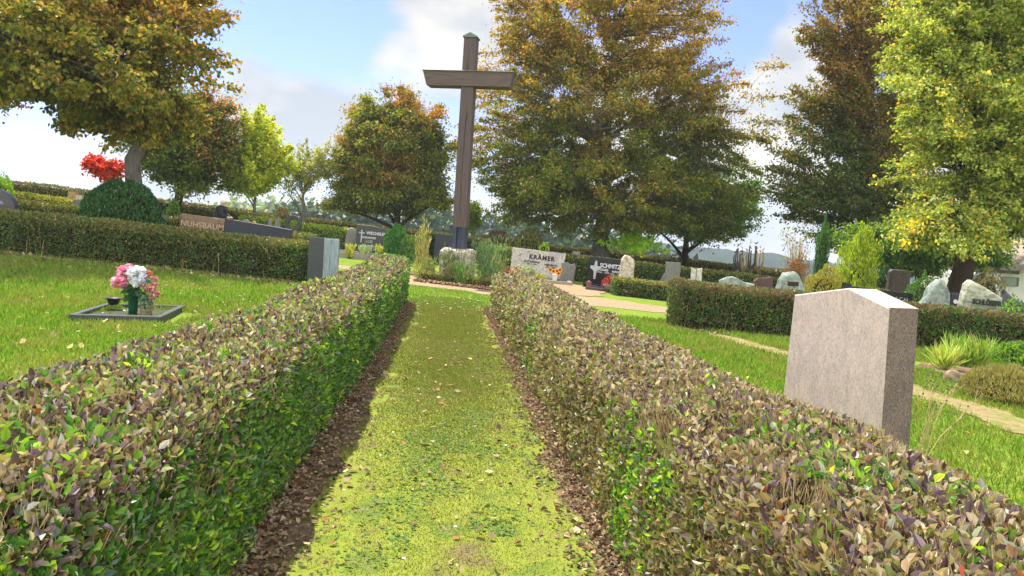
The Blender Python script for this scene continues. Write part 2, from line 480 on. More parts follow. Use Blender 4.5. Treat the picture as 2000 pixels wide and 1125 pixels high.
    d = Vector((-math.sin(SUN_AZ) * math.cos(SUN_EL), math.cos(SUN_AZ) * math.cos(SUN_EL), math.sin(SUN_EL)))
    so.rotation_euler = d.to_track_quat('Z', 'Y').to_euler(); so.location = (-20, 20, 40)
    cam = bpy.data.cameras.new('camera'); co = bpy.data.objects.new('camera', cam); link(co)
    cam.sensor_width = 36; cam.lens = F / 2000 * 36; cam.shift_x = 0; cam.shift_y = -(562.5 - CY) / 2000
    cam.clip_start = .05; cam.clip_end = 6000
    m = Matrix((RT, UP, -FW)).transposed().to_4x4(); m.translation = (0, 0, CAMH); co.matrix_world = m
    SC.camera = co
    vs = SC.view_settings; vs.view_transform = 'Standard'; vs.look = 'None'; vs.gamma = 1; vs.use_curve_mapping = False; vs.exposure = EXPO
    c = SC.cycles
    b = MB(); b.box(150, 520, 20, 2400, 1260, 130); m = bpy.data.materials.new('haze'); m.use_nodes = True; nt = m.node_tree; nt.nodes.clear()
    o_ = nt.nodes.new('ShaderNodeOutputMaterial'); v_ = nt.nodes.new('ShaderNodeVolumePrincipled'); v_.inputs['Color'].default_value = (.80, .90, 1, 1); v_.inputs['Density'].default_value = HAZE; v_.inputs['Anisotropy'].default_value = 0
    nt.links.new(v_.outputs[0], o_.inputs['Volume']); hz = b.build('haze', m); tag(hz, 'thin pale haze in the air over the cemetery and valley', kind='stuff')
    c.volume_bounces = 0; c.volume_step_rate = 4
    c.max_bounces = 6; c.diffuse_bounces = 3; c.transmission_bounces = 4; c.transparent_max_bounces = 6; c.glossy_bounces = 2
    c.use_denoising = True
    try: c.denoiser = 'OPENIMAGEDENOISE'
    except Exception: pass

# ------------------------------------------------------------------ ground
def ground_mat():
    m, nt, b, out = nmat('lawn_ground'); N = nt.nodes; Lk = nt.links
    tc = N.new('ShaderNodeTexCoord')
    def nz(s, d=6):
        n = N.new('ShaderNodeTexNoise'); n.inputs['Scale'].default_value = s; n.inputs['Detail'].default_value = d
        Lk.new(tc.outputs['Object'], n.inputs['Vector']); return n.outputs['Fac']
    def ramp(f, st):
        r = N.new('ShaderNodeValToRGB'); el = r.color_ramp.elements
        while len(el) < len(st): el.new(.5)
        for i, (p, c) in enumerate(st): el[i].position = p; el[i].color = (*lin(c), 1)
        Lk.new(f, r.inputs[0]); return r.outputs[0]
    a = ramp(nz(.9), [(.3, (84, 106, 30)), (.55, (108, 132, 36)), (.75, (128, 130, 54))])
    c = ramp(nz(28, 8), [(.35, (58, 72, 22)), (.6, (130, 152, 52))])
    mx = N.new('ShaderNodeMix'); mx.data_type = 'RGBA'; mx.inputs[0].default_value = .5
    Lk.new(a, mx.inputs[6]); Lk.new(c, mx.inputs[7]); Lk.new(mx.outputs[2], b.inputs['Base Color'])
    b.inputs['Roughness'].default_value = .95; b.inputs['Specular IOR Level'].default_value = .1
    bp = N.new('ShaderNodeBump'); bp.inputs['Strength'].default_value = .7; bp.inputs['Distance'].default_value = .03
    Lk.new(nz(45, 6), bp.inputs['Height']); Lk.new(bp.outputs[0], b.inputs['Normal'])
    return m

def axis(fine0, fine1, step, far):
    a = list(np.arange(fine0, fine1 + 1e-6, step)); s = step; v = fine1
    while v < far: s *= 1.25; v += s; a.append(v)
    s = step; v = fine0; b = []
    while v > -far * (1 if fine0 < 0 and far > 500 else 1) and len(b) < 40: s *= 1.25; v -= s; b.append(v)
    return np.array(b[::-1] + a)

def build_ground():
    xs = axis(-14, 14, .35, 1600); ys = axis(0, 30, .35, 2500)
    X, Y = np.meshgrid(xs, ys, indexing='ij'); V = np.stack([X, Y, T(X, Y)], -1).reshape(-1, 3)
    ny = len(ys); ii = np.arange(len(xs) - 1)[:, None] * ny + np.arange(ny - 1)[None]
    Q = np.stack([ii, ii + ny, ii + ny + 1, ii + 1], -1).reshape(-1, 4)
    o = npmesh('ground', V, [Q], ground_mat(), smooth=True); tag(o, kind='structure', label='grassy cemetery ground falling away to the valley')

def ribbon(name, pts, w, mat, lift, label, rag=.06, seed=0, step=.12):
    S, P2, Wd = resample(pts, w if hasattr(w, '__len__') else [w] * len(pts))
    n = int(S[-1] / step) + 2; s = np.linspace(0, S[-1], n)
    x = np.interp(s, S, P2[:, 0]); y = np.interp(s, S, P2[:, 1]); ww = np.interp(s, S, Wd)
    for _ in range(3):
        k = max(3, int(.5 / step) | 1); pad = k // 2
        x = np.convolve(np.pad(x, pad, 'edge'), np.ones(k) / k, 'valid'); y = np.convolve(np.pad(y, pad, 'edge'), np.ones(k) / k, 'valid')
    tx = np.gradient(x); ty = np.gradient(y); l = np.sqrt(tx ** 2 + ty ** 2); tx /= l; ty /= l
    m = 9; V = []
    for j in range(m):
        u = (j / (m - 1) - .5)
        e = 0
        if j in (0, m - 1):
            e = rag * (vn(s * 3, s * 0 + j, s * 0, seed) - .5) * 2 + rag * (vn(s * 11, s * 0 + j, s * 0, seed + 1) - .5)
        off = u * ww + e
        px = x + ty * off; py = y - tx * off
        V.append(np.stack([px, py, T(px, py) + lift - (.003 if j in (0, m - 1) else 0)], -1))
    V = np.stack(V, 1).reshape(-1, 3)
    ii = np.arange(n - 1)[:, None] * m + np.arange(m - 1)[None]
    Q = np.stack([ii, ii + 1, ii + m + 1, ii + m], -1).reshape(-1, 4)
    o = npmesh(name, V, [Q], mat, smooth=True); tag(o, label, kind='structure'); return o

def blades(name, P, hmin, hmax, wd, pal, label, lean=.35, mat=None, patch=None):
    n = len(P); A = unit(np.array([0, 0, 1.0]) + RNG.normal(size=(n, 3)) * lean * np.array([1, 1, .2]))
    N = rdir(n); N[:, 2] *= .2
    Lh = RNG.uniform(hmin, hmax, n) if not hasattr(hmin, '__len__') else hmin
    col = pick(pal, n, .22)
    if patch is not None:
        g = vn(P[:, 0] * 1.4, P[:, 1] * 1.4, P[:, 0] * 0, 3) * .6 + vn(P[:, 0] * 6, P[:, 1] * 6, P[:, 0] * 0, 5) * .4
        col = np.where((g + RNG.uniform(-.1, .1, n) > .50)[:, None], pick(patch, n, .2), col)
    V, Fs, k = leafgeo(P, A, N, Lh, wd, 0, False, .25)
    o = npmesh(name, V, Fs, mat or M_GRASS, col=np.repeat(col, k, 0)); tag(o, label, kind='stuff'); return o

def onground(x, y, lift=0.0): return np.stack([x, y, T(x, y) + lift], 1)

def hx_in_l(y): return -.75 - .085 * y
def hx_in_r(y): return .82 - .085 * y

# ------------------------------------------------------------------ trees
def tree(name, label, base, D, lobes, trunk_r, bark, pal, clumps=160, per=350, leaf=.12, clump_r=.55, elong=1.0, fork=.25, top=.8, group=None,
         pal2=None, pal2_fn=None, droop=.0, limbs=12, lean=(0, 0), outer=.3, depth=.9, aspect=.75, flat=.75, mat=None, near=False, branch_r=.022, split=1, seed=0):
    rs = np.random.default_rng(seed + 101)
    x0, y0 = base; z0 = Tz(x0, y0)
    root = thing(name, label, 'tree', (x0, y0, z0 - .05), 0, group); off = np.array([x0, y0, z0 - .05])
    Ls = []
    for lb in lobes:
        px, py, rx, ry, wt = lb[:5]; dd = lb[5] if len(lb) > 5 else 0
        c = W(px, py, D + dd); sc = (D + dd) / F
        Ls.append((np.array(c), np.array([rx * sc, rx * sc * depth, ry * sc]), wt))
    w = np.array([l[2] * np.prod(l[1]) ** .8 for l in Ls]); w /= w.sum()
    C = []
    for i in range(clumps):
        l = Ls[rs.choice(len(Ls), p=w)]
        d = rs.normal(size=3); d /= np.linalg.norm(d)
        C.append(l[0] + d * l[1] * rs.uniform(0, 1) ** outer)
    C = np.array(C)
    zlo = z0 + .4; C[:, 2] = np.maximum(C[:, 2], zlo)
    cz0, cz1 = C[:, 2].min(), C[:, 2].max(); cen = C.mean(0)
    # trunk
    mb = MB(); H = (cz1 - z0) * top; fz = z0 + (cz1 - z0) * fork
    n = 9; tp = []
    for i in range(n):
        t = i / (n - 1); z = z0 - .15 + (H + .15) * t
        k = max(0, (z - fz) / max(cz1 - fz, .1))
        tp.append(Vector((x0 + lean[0] * t + (cen[0] - x0) * k * .55 + rs.normal() * trunk_r * .35 * (i > 1), y0 + lean[1] * t + (cen[1] - y0) * k * .55 + rs.normal() * trunk_r * .35 * (i > 1), z)))
    tr = [trunk_r * (1.45 if i == 0 else 1.12 if i == 1 else 1) * (1 - .82 * (i / (n - 1)) ** 1.1) for i in range(n)]
    mb.tube(tp, tr, 14)
    ax = np.array([[p.x, p.y, p.z] for p in tp])
    def axp(z): return np.array([np.interp(z, ax[:, 2], ax[:, k]) for k in range(3)])
    # limbs
    idx = rs.choice(len(C), min(limbs, len(C)), replace=False); pathpts = []; pathr = []
    def bez(p0, p1, hor, m):
        mid = (p0 + p1) / 2; mid[2] += hor * np.linalg.norm(p1 - p0) * .12; mid += rs.normal(size=3) * np.linalg.norm(p1 - p0) * .05
        return [p0 * (1 - t) ** 2 + 2 * mid * t * (1 - t) + p1 * t * t for t in np.linspace(0, 1, m)]
    for i in idx:
        c = C[i]; hd = np.linalg.norm((c - axp(c[2]))[:2])
        za = np.clip(c[2] - hd * (.75 - droop), fz - .1, z0 + H * .95); p0 = axp(za)
        m = 8; pp = bez(p0, c, 1 if droop < .3 else 2.5, m); r0 = np.interp(za, ax[:, 2], tr) * .55
        rr = [max(r0 * (1 - .85 * t), branch_r * .5) for t in np.linspace(0, 1, m)]
        mb.tube(pp, rr, 7); pathpts += pp; pathr += rr
    pathpts = np.array(pathpts + [np.array(p) for p in tp[3:]]); pathr = np.array(pathr + tr[3:])
    dirs = np.zeros_like(C)
    for i, c in enumerate(C):
        dd = np.linalg.norm(pathpts - c, axis=1) + np.maximum(0, pathpts[:, 2] - c[2]) * .8
        j = dd.argmin(); p0 = pathpts[j]
        v = c - p0
        if np.linalg.norm(v) > .05 and i not in idx:
            m = 5; mb.tube(bez(p0.copy(), c, 1, m), [max(min(branch_r * 1.6, pathr[j] * .6) * (1 - .7 * t), .006) for t in np.linspace(0, 1, m)], 5, cap=False)
        rad = c - axp(min(c[2] * .8 + fz * .2, z0 + H * .8)); rad = rad / (np.linalg.norm(rad) + 1e-6)
        v = v / (np.linalg.norm(v) + 1e-6)
        dirs[i] = rad * .7 + v * .3
    mb.v = [(v[0] - off[0], v[1] - off[1], v[2] - off[2]) for v in mb.v]
    mb.build('trunk', bark, root, True)
    # leaves
    dirs = unit(dirs + np.array([0, 0, -droop]))
    k = clumps * per; ci = np.repeat(np.arange(clumps), per)
    csz = clump_r * RNG.uniform(.5, 1.6, clumps)[ci][:, None]
    q = rdir(k) * np.clip(np.abs(RNG.normal(0, .62, (k, 1))), 0, 1.5) * np.array([1, 1, flat]) * csz
    along = (RNG.uniform(-.6, 1.0, (k, 1)) * elong) * csz
    taper = np.clip(1.1 - np.abs(along) / (csz * max(elong, .01)) * .75, .15, 1) if elong > 1 else 1.0
    P = C[ci] + dirs[ci] * along + q * taper
    P[:, 2] = np.maximum(P[:, 2], z0 + .3)
    out = unit(P - C[ci] + 1e-6)
    A = out * .5 + rdir(k) * .8 + np.array([0, 0, -.35]); Nn = rdir(k) * .9 + np.array([0, 0, .8])
    col = pick(pal, k, .2) * RNG.uniform(.82, 1.18, clumps)[ci][:, None]
    if pal2 is not None:
        f = pal2_fn(P, C[ci], ci)
        col = np.where((RNG.uniform(0, 1, k) < f)[:, None], pick(pal2, k, .2), col)
    V, Fs, kk = leafgeo(P - off, A, Nn, leaf * RNG.uniform(.6, 1.25, k), leaf * aspect * RNG.uniform(.7, 1.1, k), .12, near, .12)
    npmesh('crown', V, Fs, mat or M_TLEAF, root, np.repeat(col, kk, 0))
    return root

def shrub(name, label, cat, px, py_base, D, wpx, hpx, pal, n=2500, leaf=.05, shape='dome', stems=10, ground=None, group=None, aspect=.5, core=True, upr=.4, near=False, wob=.2, pal2=None, f2=0, mat=None, stem_r=.008, topw=.0, stem_mat=None, hm=None, wm=None, seed=1, shell=.22, ysc=1.0):
    p = W(px, py_base, D); x, y = p.x, p.y; z0 = Tz(x, y)
    w = wm or wpx / F * D; top = W(px, py_base - hpx, D).z; h = hm or max(top - z0, .1)
    root = thing(name, label, cat, (x, y, z0), 0, group)
    th = RNG.uniform(0, 2 * math.pi, n); v = RNG.uniform(0.0, 1, n)
    if shape == 'dome': v = v ** .8; rad = np.clip(1 - v ** 3.2, 0, 1) ** .55 * (1 - .25 * (v < .12))
    elif shape == 'ball': cv = 2 * v - 1; rad = np.sqrt(1 - cv ** 2); v = (cv + 1) / 2
    elif shape == 'cone': rad = (1 - v) ** .62 * (.75 + .25 * np.minimum(v * 6, 1)) + .02
    elif shape == 'column': rad = np.minimum(1, (1 - v) * 4) ** .7 * .9
    elif shape == 'vase': rad = .3 + .7 * v ** .7
    else: rad = np.ones(n) * .8
    q = (1 - RNG.uniform(0, 1, n) ** 1.5 * shell)
    bmp = 1 + wob * (vn(np.cos(th) * 2.2 + 5, np.sin(th) * 2.2 + 5, v * 4, seed) - .5) * 2 + wob * .6 * (vn(np.cos(th) * 6 + 5, np.sin(th) * 6 + 5, v * 9, seed + 2) - .5) * 2
    r = rad * q * bmp * w / 2
    P = np.stack([r * np.cos(th), r * np.sin(th) * ysc, v * h * (1 + (bmp - 1) * .5)], 1)
    N = unit(np.stack([np.cos(th), np.sin(th), .2 + v], 1))
    A = N * .5 + rdir(n) * .6 + np.array([0, 0, upr * 2])
    col = pick(pal, n, .22)
    if pal2: 
        g = vn(P[:, 0] * 5 / w, P[:, 1] * 5 / w, P[:, 2] * 5 / w, seed + 4) + RNG.uniform(-.15, .15, n)
        col = np.where((g > 1 - f2)[:, None], pick(pal2, n, .2), col)
    V, Fs, k = leafgeo(P, A, N + rdir(n) * .7, leaf * RNG.uniform(.6, 1.2, n), leaf * aspect, .2, near, .1)
    npmesh('foliage', V, Fs, mat or M_LEAF, root, np.repeat(col, k, 0))
    mb = MB()
    for i in range(stems):
        a = random.uniform(0, 6.28); rr = random.uniform(.2, .75) * w / 2 * (1 if shape in ('vase',) else .7)
        hh = h * random.uniform(.5, .9)
        if shape in ('cone', 'dome', 'ball', 'column'): rr *= .6
        mb.tube([(random.uniform(-.04, .04), random.uniform(-.04, .04), -.05), (rr * .4 * math.cos(a), rr * .4 * math.sin(a), hh * .5), (rr * math.cos(a), rr * math.sin(a) * ysc, hh)], [stem_r * 1.5, stem_r, stem_r * .5], 5)
    mb.build('stems', stem_mat or M_BARKD, root, True)
    if core:
        prof = [(0.02, -.05), (.62, 0.0), (.7, .3), (.6, .6), (.4, .78), (.03, .88)]
        if shape == 'cone': prof = [(.02, -.03), (.5, 0), (.6, .1), (.42, .4), (.2, .7), (.02, .88)]
        if shape == 'column': prof = [(.02, -.03), (.6, 0), (.66, .4), (.6, .75), (.03, .9)]
        if shape == 'ball': prof = [(.02, .03), (.5, .14), (.74, .4), (.7, .65), (.4, .87), (.03, .95)]
        m2 = MB(); m2.lathe([(a * w / 2, b * h) for a, b in prof], n=14, sy=ysc)
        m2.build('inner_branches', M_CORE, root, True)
    return root

# ------------------------------------------------------------------ stones
def granite(name, c1, c2, c3, scale=60, rough=.25, vein=1.0, stretch=(1, 1, 1), rot=0.0, spec=.5, bump=0.0):
    m, nt, b, out = nmat(name); N = nt.nodes; Lk = nt.links
    tc = N.new('ShaderNodeTexCoord'); mp = N.new('ShaderNodeMapping'); mp.inputs['Scale'].default_value = stretch; mp.inputs['Rotation'].default_value = (0, rot, 0)
    Lk.new(tc.outputs['Object'], mp.inputs[0])
    def nz(s, d, ds=0.0):
        n = N.new('ShaderNodeTexNoise'); n.inputs['Scale'].default_value = s; n.inputs['Detail'].default_value = d; n.inputs['Distortion'].default_value = ds
        n.inputs['Roughness'].default_value = .7
        Lk.new(mp.outputs[0], n.inputs['Vector']); return n.outputs['Fac']
    r1 = N.new('ShaderNodeValToRGB'); e = r1.color_ramp.elements; e.new(.5)
    for i, (p, c) in enumerate(((.4, c1), (.5, c2), (.62, c3))): e[i].position = p; e[i].color = (*lin(c), 1)
    Lk.new(nz(scale, 4, .4), r1.inputs[0])
    r2 = N.new('ShaderNodeValToRGB'); r2.color_ramp.elements[0].position = .4; r2.color_ramp.elements[1].position = .62
    r2.color_ramp.elements[0].color = (.72, .72, .74, 1); r2.color_ramp.elements[1].color = (1.12, 1.06, 1.02, 1)
    Lk.new(nz(scale * .08, 5, 1.2), r2.inputs[0])
    mx = N.new('ShaderNodeMix'); mx.data_type = 'RGBA'; mx.blend_type = 'MULTIPLY'; mx.inputs[0].default_value = vein
    Lk.new(r1.outputs[0], mx.inputs[6]); Lk.new(r2.outputs[0], mx.inputs[7]); Lk.new(mx.outputs[2], b.inputs['Base Color'])
    b.inputs['Roughness'].default_value = rough; b.inputs['Specular IOR Level'].default_value = spec
    if bump:
        bp = N.new('ShaderNodeBump'); bp.inputs['Strength'].default_value = bump; bp.inputs['Distance'].default_value = .015
        Lk.new(nz(scale * .4, 8), bp.inputs['Height']); Lk.new(bp.outputs[0], b.inputs['Normal'])
    return m

S_PINK = granite('polished_pink_granite', (178, 166, 156), (204, 188, 176), (216, 196, 178), 150, .22, .55, (1, 1, .45), .3)
S_PINKSIDE = granite('rough_side_granite', (66, 60, 61), (106, 96, 93), (150, 118, 106), 170, .5, .8, (1, 1, .5), .6, .4, .5)  # end faces, darker and rougher than the polished front
S_BLACK = granite('polished_black_granite', (14, 15, 17), (20, 22, 25), (34, 36, 40), 90, .18, .4)
S_DARK = granite('dark_grey_granite', (30, 34, 36), (50, 54, 56), (70, 74, 76), 120, .4, .6)
S_NAVY = granite('smooth_dark_slate', (22, 27, 38), (28, 33, 45), (36, 41, 53), 40, .5, .4)
S_SLATE = granite('blue_grey_slate', (104, 118, 128), (128, 142, 150), (146, 158, 164), 8, .55, .7, (9, 9, .5))
S_BROWN = granite('brown_granite', (70, 54, 42), (120, 98, 76), (156, 130, 104), 90, .6, .8, spec=.3, bump=.4)
S_PALE = granite('pale_marble', (168, 162, 154), (196, 192, 184), (214, 210, 202), 12, .5, .9, spec=.3)
S_PALER = granite('rough_pale_stone', (150, 142, 126), (188, 180, 162), (212, 204, 188), 10, .85, .9, spec=.2, bump=.8)
S_GREEN = granite('green_grey_stone', (96, 112, 106), (128, 142, 132), (160, 168, 156), 7, .75, .9, spec=.3, bump=.8)
S_GREENP = granite('light_green_stone', (120, 128, 108), (160, 164, 142), (186, 186, 166), 6, .75, .9, (1, 1, 3), .5, .3, .7)
S_GREY = granite('grey_granite', (92, 92, 90), (120, 120, 116), (142, 142, 138), 90, .6, .6, spec=.3)
S_TAN = granite('tan_sandstone', (150, 120, 84), (176, 144, 104), (190, 160, 120), 20, .85, .5, spec=.2)
S_KERB = granite('kerb_granite', (44, 48, 50), (62, 66, 68), (84, 86, 86), 100, .5, .6, spec=.3)
S_KERBP = granite('pale_kerb_stone', (128, 120, 108), (152, 144, 130), (170, 162, 150), 60, .8, .6, spec=.2)
S_LIMEBLOCK = granite('weathered_limestone', (140, 134, 118), (186, 178, 160), (206, 200, 186), 7, .9, .8, spec=.2, bump=.8)
M_WHITEP = noisy('white_inlay', [(196, 198, 200), (214, 216, 216)], 20, .5)
M_BLACKP = noisy('black_inlay', [(22, 22, 24), (32, 30, 30)], 20, .5)
M_BRONZE = noisy('bronze_inlay', [(150, 128, 104), (188, 166, 140)], 20, .45)
M_SILVER = noisy('silver_inlay', [(150, 160, 168), (190, 198, 204)], 12, .3, metal=.3)

def outline(kind):
    if kind == 'rect': return [(-.5, 0), (.5, 0), (.5, 1), (-.5, 1)]
    if kind == 'arc': return [(-.5, 0), (.5, 0)] + [(.5 * math.cos(t), .62 + .38 * math.sin(t)) for t in np.linspace(0, math.pi, 15)]
    if kind == 'round': return [(-.46, 0), (.46, 0), (.5, .35)] + [(.5 * math.cos(t), .45 + .55 * math.sin(t)) for t in np.linspace(.1, math.pi - .1, 17)] + [(-.5, .35)]
    return kind

def slab(mb, pts, w, h, t, rough=0.0, bev=.008, seed=0, x0=0, z0=0, dens=None):
    """a slab with that outline (u across, v up), front face on -y"""
    P = [Vector((u * w + x0, 0, v * h + z0)) for u, v in pts]
    per = sum((P[i] - P[i - 1]).length for i in range(len(P)))
    step = dens or (per / 90 if rough else per / 12)
    R = []
    for i in range(len(P)):
        a, b = P[i], P[(i + 1) % len(P)]; k = max(1, int((b - a).length / step)) if rough else 1
        for j in range(k): R.append(a.lerp(b, j / k))
    c = sum(R, Vector()) / len(R); n = len(R); rings = []
    if rough:
        prof = [(0, -.5), (.25, -.5), (.5, -.5), (.75, -.49), (.9, -.46), (.97, -.38), (1, -.2), (1, 0), (1, .2), (.97, .38), (.9, .46), (.5, .5), (0, .5)]
    else:
        prof = [(0, -.5), ('b', -.5), (1, -.5), (1, .5), ('b', .5), (0, .5)]
    V = []; m = len(prof)
    md = min(w, h)
    for s, y in prof:
        for p in R:
            if s == 'b': q = c + (p - c) * (1 - bev * 2.2 / md); yy = y * t
            elif s == 1 and not rough: q = p.copy(); yy = (abs(y) * t - bev) * (1 if y > 0 else -1)
            else: q = c + (p - c) * (s if s != 'b' else 1); yy = y * t
            V.append(Vector((q.x, yy, q.z)))
    if rough:
        A = np.array([list(v) for v in V]); sc = 3.0
        for k in range(3):
            A[:, k] += rough * (vn(A[:, 0] * sc * 1.5 + 7 * k, A[:, 1] * sc * 1.5, A[:, 2] * sc * 1.5, seed + k) - .5) * (1.6 if k == 1 else 1) + rough * .4 * (vn(A[:, 0] * 14 + 7 * k, A[:, 1] * 14, A[:, 2] * 14, seed + 5 + k) - .5)
        V = [Vector(a) for a in A]
    Fs = []
    for i in range(m - 1):
        for j in range(n):
            a, b = i * n + j, i * n + (j + 1) % n
            if i == 0: Fs.append((a, b + n, a + n))
            elif i == m - 2: Fs.append((a, b, a + n))
            else: Fs.append((a, b, b + n, a + n))
    mb.add(V, Fs)

def text(body, parent, mat, x, y, z, size, name='lettering', ext=.004, align='CENTER', bold=.0, sx=1.0, space=1.0):
    c = bpy.data.curves.new(name, 'FONT'); c.body = body; c.size = size; c.extrude = ext; c.align_x = align; c.align_y = 'CENTER'; c.offset = bold; c.space_character = space
    c.resolution_u = 3
    c.materials.append(mat)
    tmp = bpy.data.objects.new('tmp', c)
    me = bpy.data.meshes.new_from_object(tmp); bpy.data.objects.remove(tmp)
    me.name = name
    if not len(me.materials): me.materials.append(mat)
    o = bpy.data.objects.new(name, me); link(o, parent)
    o.location = (x, y, z); o.rotation_euler = (math.pi / 2, 0, 0); o.scale = (sx, 1, 1)
    return o

def stone(label, px0, px1, ptop, D, kind, mat, t=.14, yaw=0.0, rough=0.0, tilt=0.0, group='headstones in the cemetery', foot=None, hsc=1.0, x=None, bev=.008, name='headstone', seed=0):
    """a gravestone seen between columns px0..px1, its top on row ptop, standing D metres ahead"""
    pm = (px0 + px1) / 2; p = W(pm, ptop, D); x = p.x; z0 = Tz(x, D)
    w = (px1 - px0) / F * D / max(abs(math.cos(yaw)), .3); h = (p.z - z0) * hsc
    root = thing(name, label, 'gravestone', (x, D, z0 - .04), yaw, group, ry=math.radians(tilt))
    mb = MB(); slab(mb, outline(kind), w, h + .04, t, rough, bev, seed)
    o = mb.build('slab', mat, root, bool(rough))
    return root, w, h + .04, t

def kerb(label, x0, y0, x1, y1, lng, mat, hh=.1, th=.08, fill=None, name='grave_kerb', sides=(1, 1, 1, 1)):
    """front edge from (x0,y0) to (x1,y1); runs back lng metres"""
    z0 = Tz((x0 + x1) / 2, (y0 + y1) / 2); w = math.hypot(x1 - x0, y1 - y0); a = math.atan2(y1 - y0, x1 - x0)
    slope = math.atan2(Tz(x1, y1) - Tz(x0, y0), w)
    root = thing(name, label, 'grave kerb', ((x0 + x1) / 2, (y0 + y1) / 2, z0), a, 'stone kerbs round graves', ry=-slope)
    for i, (cx, cy, sx, sy) in enumerate(((0, th / 2, w, th), (0, lng - th / 2, w, th), (-w / 2 + th / 2, lng / 2, th, lng - 2 * th - .004), (w / 2 - th / 2, lng / 2, th, lng - 2 * th - .004))):
        if sides[i]:
            b = MB(); b.box(cx, cy, hh / 2 - .06, sx, sy, hh + .12, .008); b.build('kerbstone', mat, root)
    if fill:
        b = MB(); b.box(0, lng / 2, hh * .5 - .1, w - 2 * th - .004, lng - 2 * th - .004, .2, 0); b.build('grave_bed', fill, root)
    return root
M_SOIL = noisy('soil', [(66, 54, 38), (98, 80, 58), (122, 104, 78), (98, 100, 50)], 6, .95, 10, .8, 40, spec=.1, pos=[.3, .45, .6, .72])
M_MOSS = noisy('moss', [(116, 102, 72), (118, 122, 54), (126, 136, 50), (98, 116, 46), (132, 124, 88)], 2.6, .95, 12, .8, 60, spec=.1, pos=[.32, .42, .5, .6, .7])
M_GRAVEL = noisy('sandy_gravel', [(112, 94, 70), (146, 126, 98), (160, 142, 116)], 9, .95, 12, .6, 60, spec=.1)
M_WORN = noisy('worn_track', [(122, 104, 74), (140, 124, 92), (104, 112, 44), (138, 124, 94)], 5, .95, 12, .6, 50, spec=.1, pos=[.35, .48, .56, .68])

# ================================================================== THE PLACE
build_world(); build_ground()

def path_line(c0, y0, y1, n=24): return [(c0 - .085 * y, y) for y in np.linspace(y0, y1, n)]
ribbon('soil_strip', path_line(.035, -1.5, 15.5), 1.95, M_SOIL, .006, 'bare brown soil under and between the two path hedges', .08, 2)
ribbon('mossy_path', path_line(.06, -1.5, 17.4), 1.32, M_MOSS, .014, 'mossy yellow green path between the hedges', .06, 5, .04)
gp = [G(*q) for q in ((610, 516), (690, 524), (830, 553), (960, 571), (1090, 580), (1180, 592), (1320, 608))]
ribbon('gravel_path', [(p.x, p.y) for p in gp] + [(9.0, 16.2), (15, 16.0)], [1.5, 1.7, 2.0, 2.0, 2.6, 3.4, 1.9, 1.5, 1.5], M_GRAVEL, .012, 'sandy gravel path crossing in front of the tall cross', .12, 3)
ribbon('gravel_forecourt', [(.2, 20.5), (1.2, 22.6), (1.9, 25.4), (3.2, 26)], [2.2, 3.2, 3.0, 2.0], M_GRAVEL, .018, 'sandy ground in front of the family graves', .15, 8)
wt = [G(*q) for q in ((1330, 640), (1420, 662), (1520, 690), (1640, 716), (1800, 772), (1900, 800), (2050, 862))]
ribbon('worn_track', [(p.x, p.y) for p in wt], [.7, 1.0, .9, .6, .5, .55, .6], M_WORN, .01, 'worn pale track in the lawn along the clipped hedge', .14, 4)
bed = [G(*q) for q in ((1770, 712), (1850, 722), (1960, 745), (2100, 780))]
ribbon('planting_bed', [(p.x, p.y) for p in bed], [1.0, 1.5, 1.7, 1.7], M_SOIL, .02, 'reddish planting bed at the right below the hedge', .15, 6)
cb = [G(*q) for q in ((760, 531), (830, 537), (900, 549), (975, 560))]
ribbon('cross_bed', [(p.x, p.y + .3) for p in cb], [1.6, 1.9, 1.9, 1.7], M_SOIL, .03, 'soil bed under the shrubs at the foot of the cross', .12, 9)

# ------------------------------------------------------------------ hedges
GH = 'clipped privet hedges'
GAIN[0] = 1.6
hedge('low clipped hedge with mauve brown top along the left side of the mossy path', [(-1.16 - .085 * y, y) for y in np.linspace(1.42, 14.6, 20)], .80, [.84] * 19 + [.88], .030, 11500, P_MAUVE + P_MAUVE + P_TAN, P_GREEN, P_FRESH + P_GREEN, GH, 1300, 1, lod=3.6, top_less=.18, side_green=.60, core_in=.12, bump=.05, stems=10)
hedge('low clipped hedge with tan twiggy side along the right side of the mossy path', [(1.28 - .085 * y, y) for y in np.linspace(.6, 14.1, 20)], .93, [.83, .83, .83, .83, .80, .77] + [.74] * 14, .029, 11500, P_MAUVE + P_TAN[:2], P_OLIVE + P_TAN, P_FRESH + P_GREEN, GH, 1700, 2, lod=3.6, side_green=.40, core_in=.12, bump=.05, stems=24, tall_twig=.06)
GAIN[0] = 1.15
hedge('long dark green hedge behind the lawn with the flower vases, ending at the slate stone', [tuple(G(-500, 466)[:2])[0:1] + (17.2,), (-4.55, 16.6)], .8, [.97, .90], .06, 2000, P_RIM, P_DARKH, P_GREEN, GH, 90, 3, side_green=.45, stems=14, core_in=.14, near=False, bump=.04)
def hx(px, D): return (px - CX) / F * D
hedge('second green hedge from the left edge passing in front of the round evergreen bush', [(hx(-250, 21), 21), (hx(608, 21), 21)], .7, [1.05, .93], .07, 1100, P_RIM, P_DARKH, P_GREEN, GH, 30, 4, near=False, side_green=.3, stems=4)
hedge('yellowish leafy hedge at the left behind the arched stone', [(hx(-200, 24.5), 24.5), (hx(150, 24.5), 24.5)], .7, [1.22, 1.18], .08, 900, P_YELL, P_YELL + P_BROWNRIM, P_YELL, GH, 20, 5, near=False, stems=3)
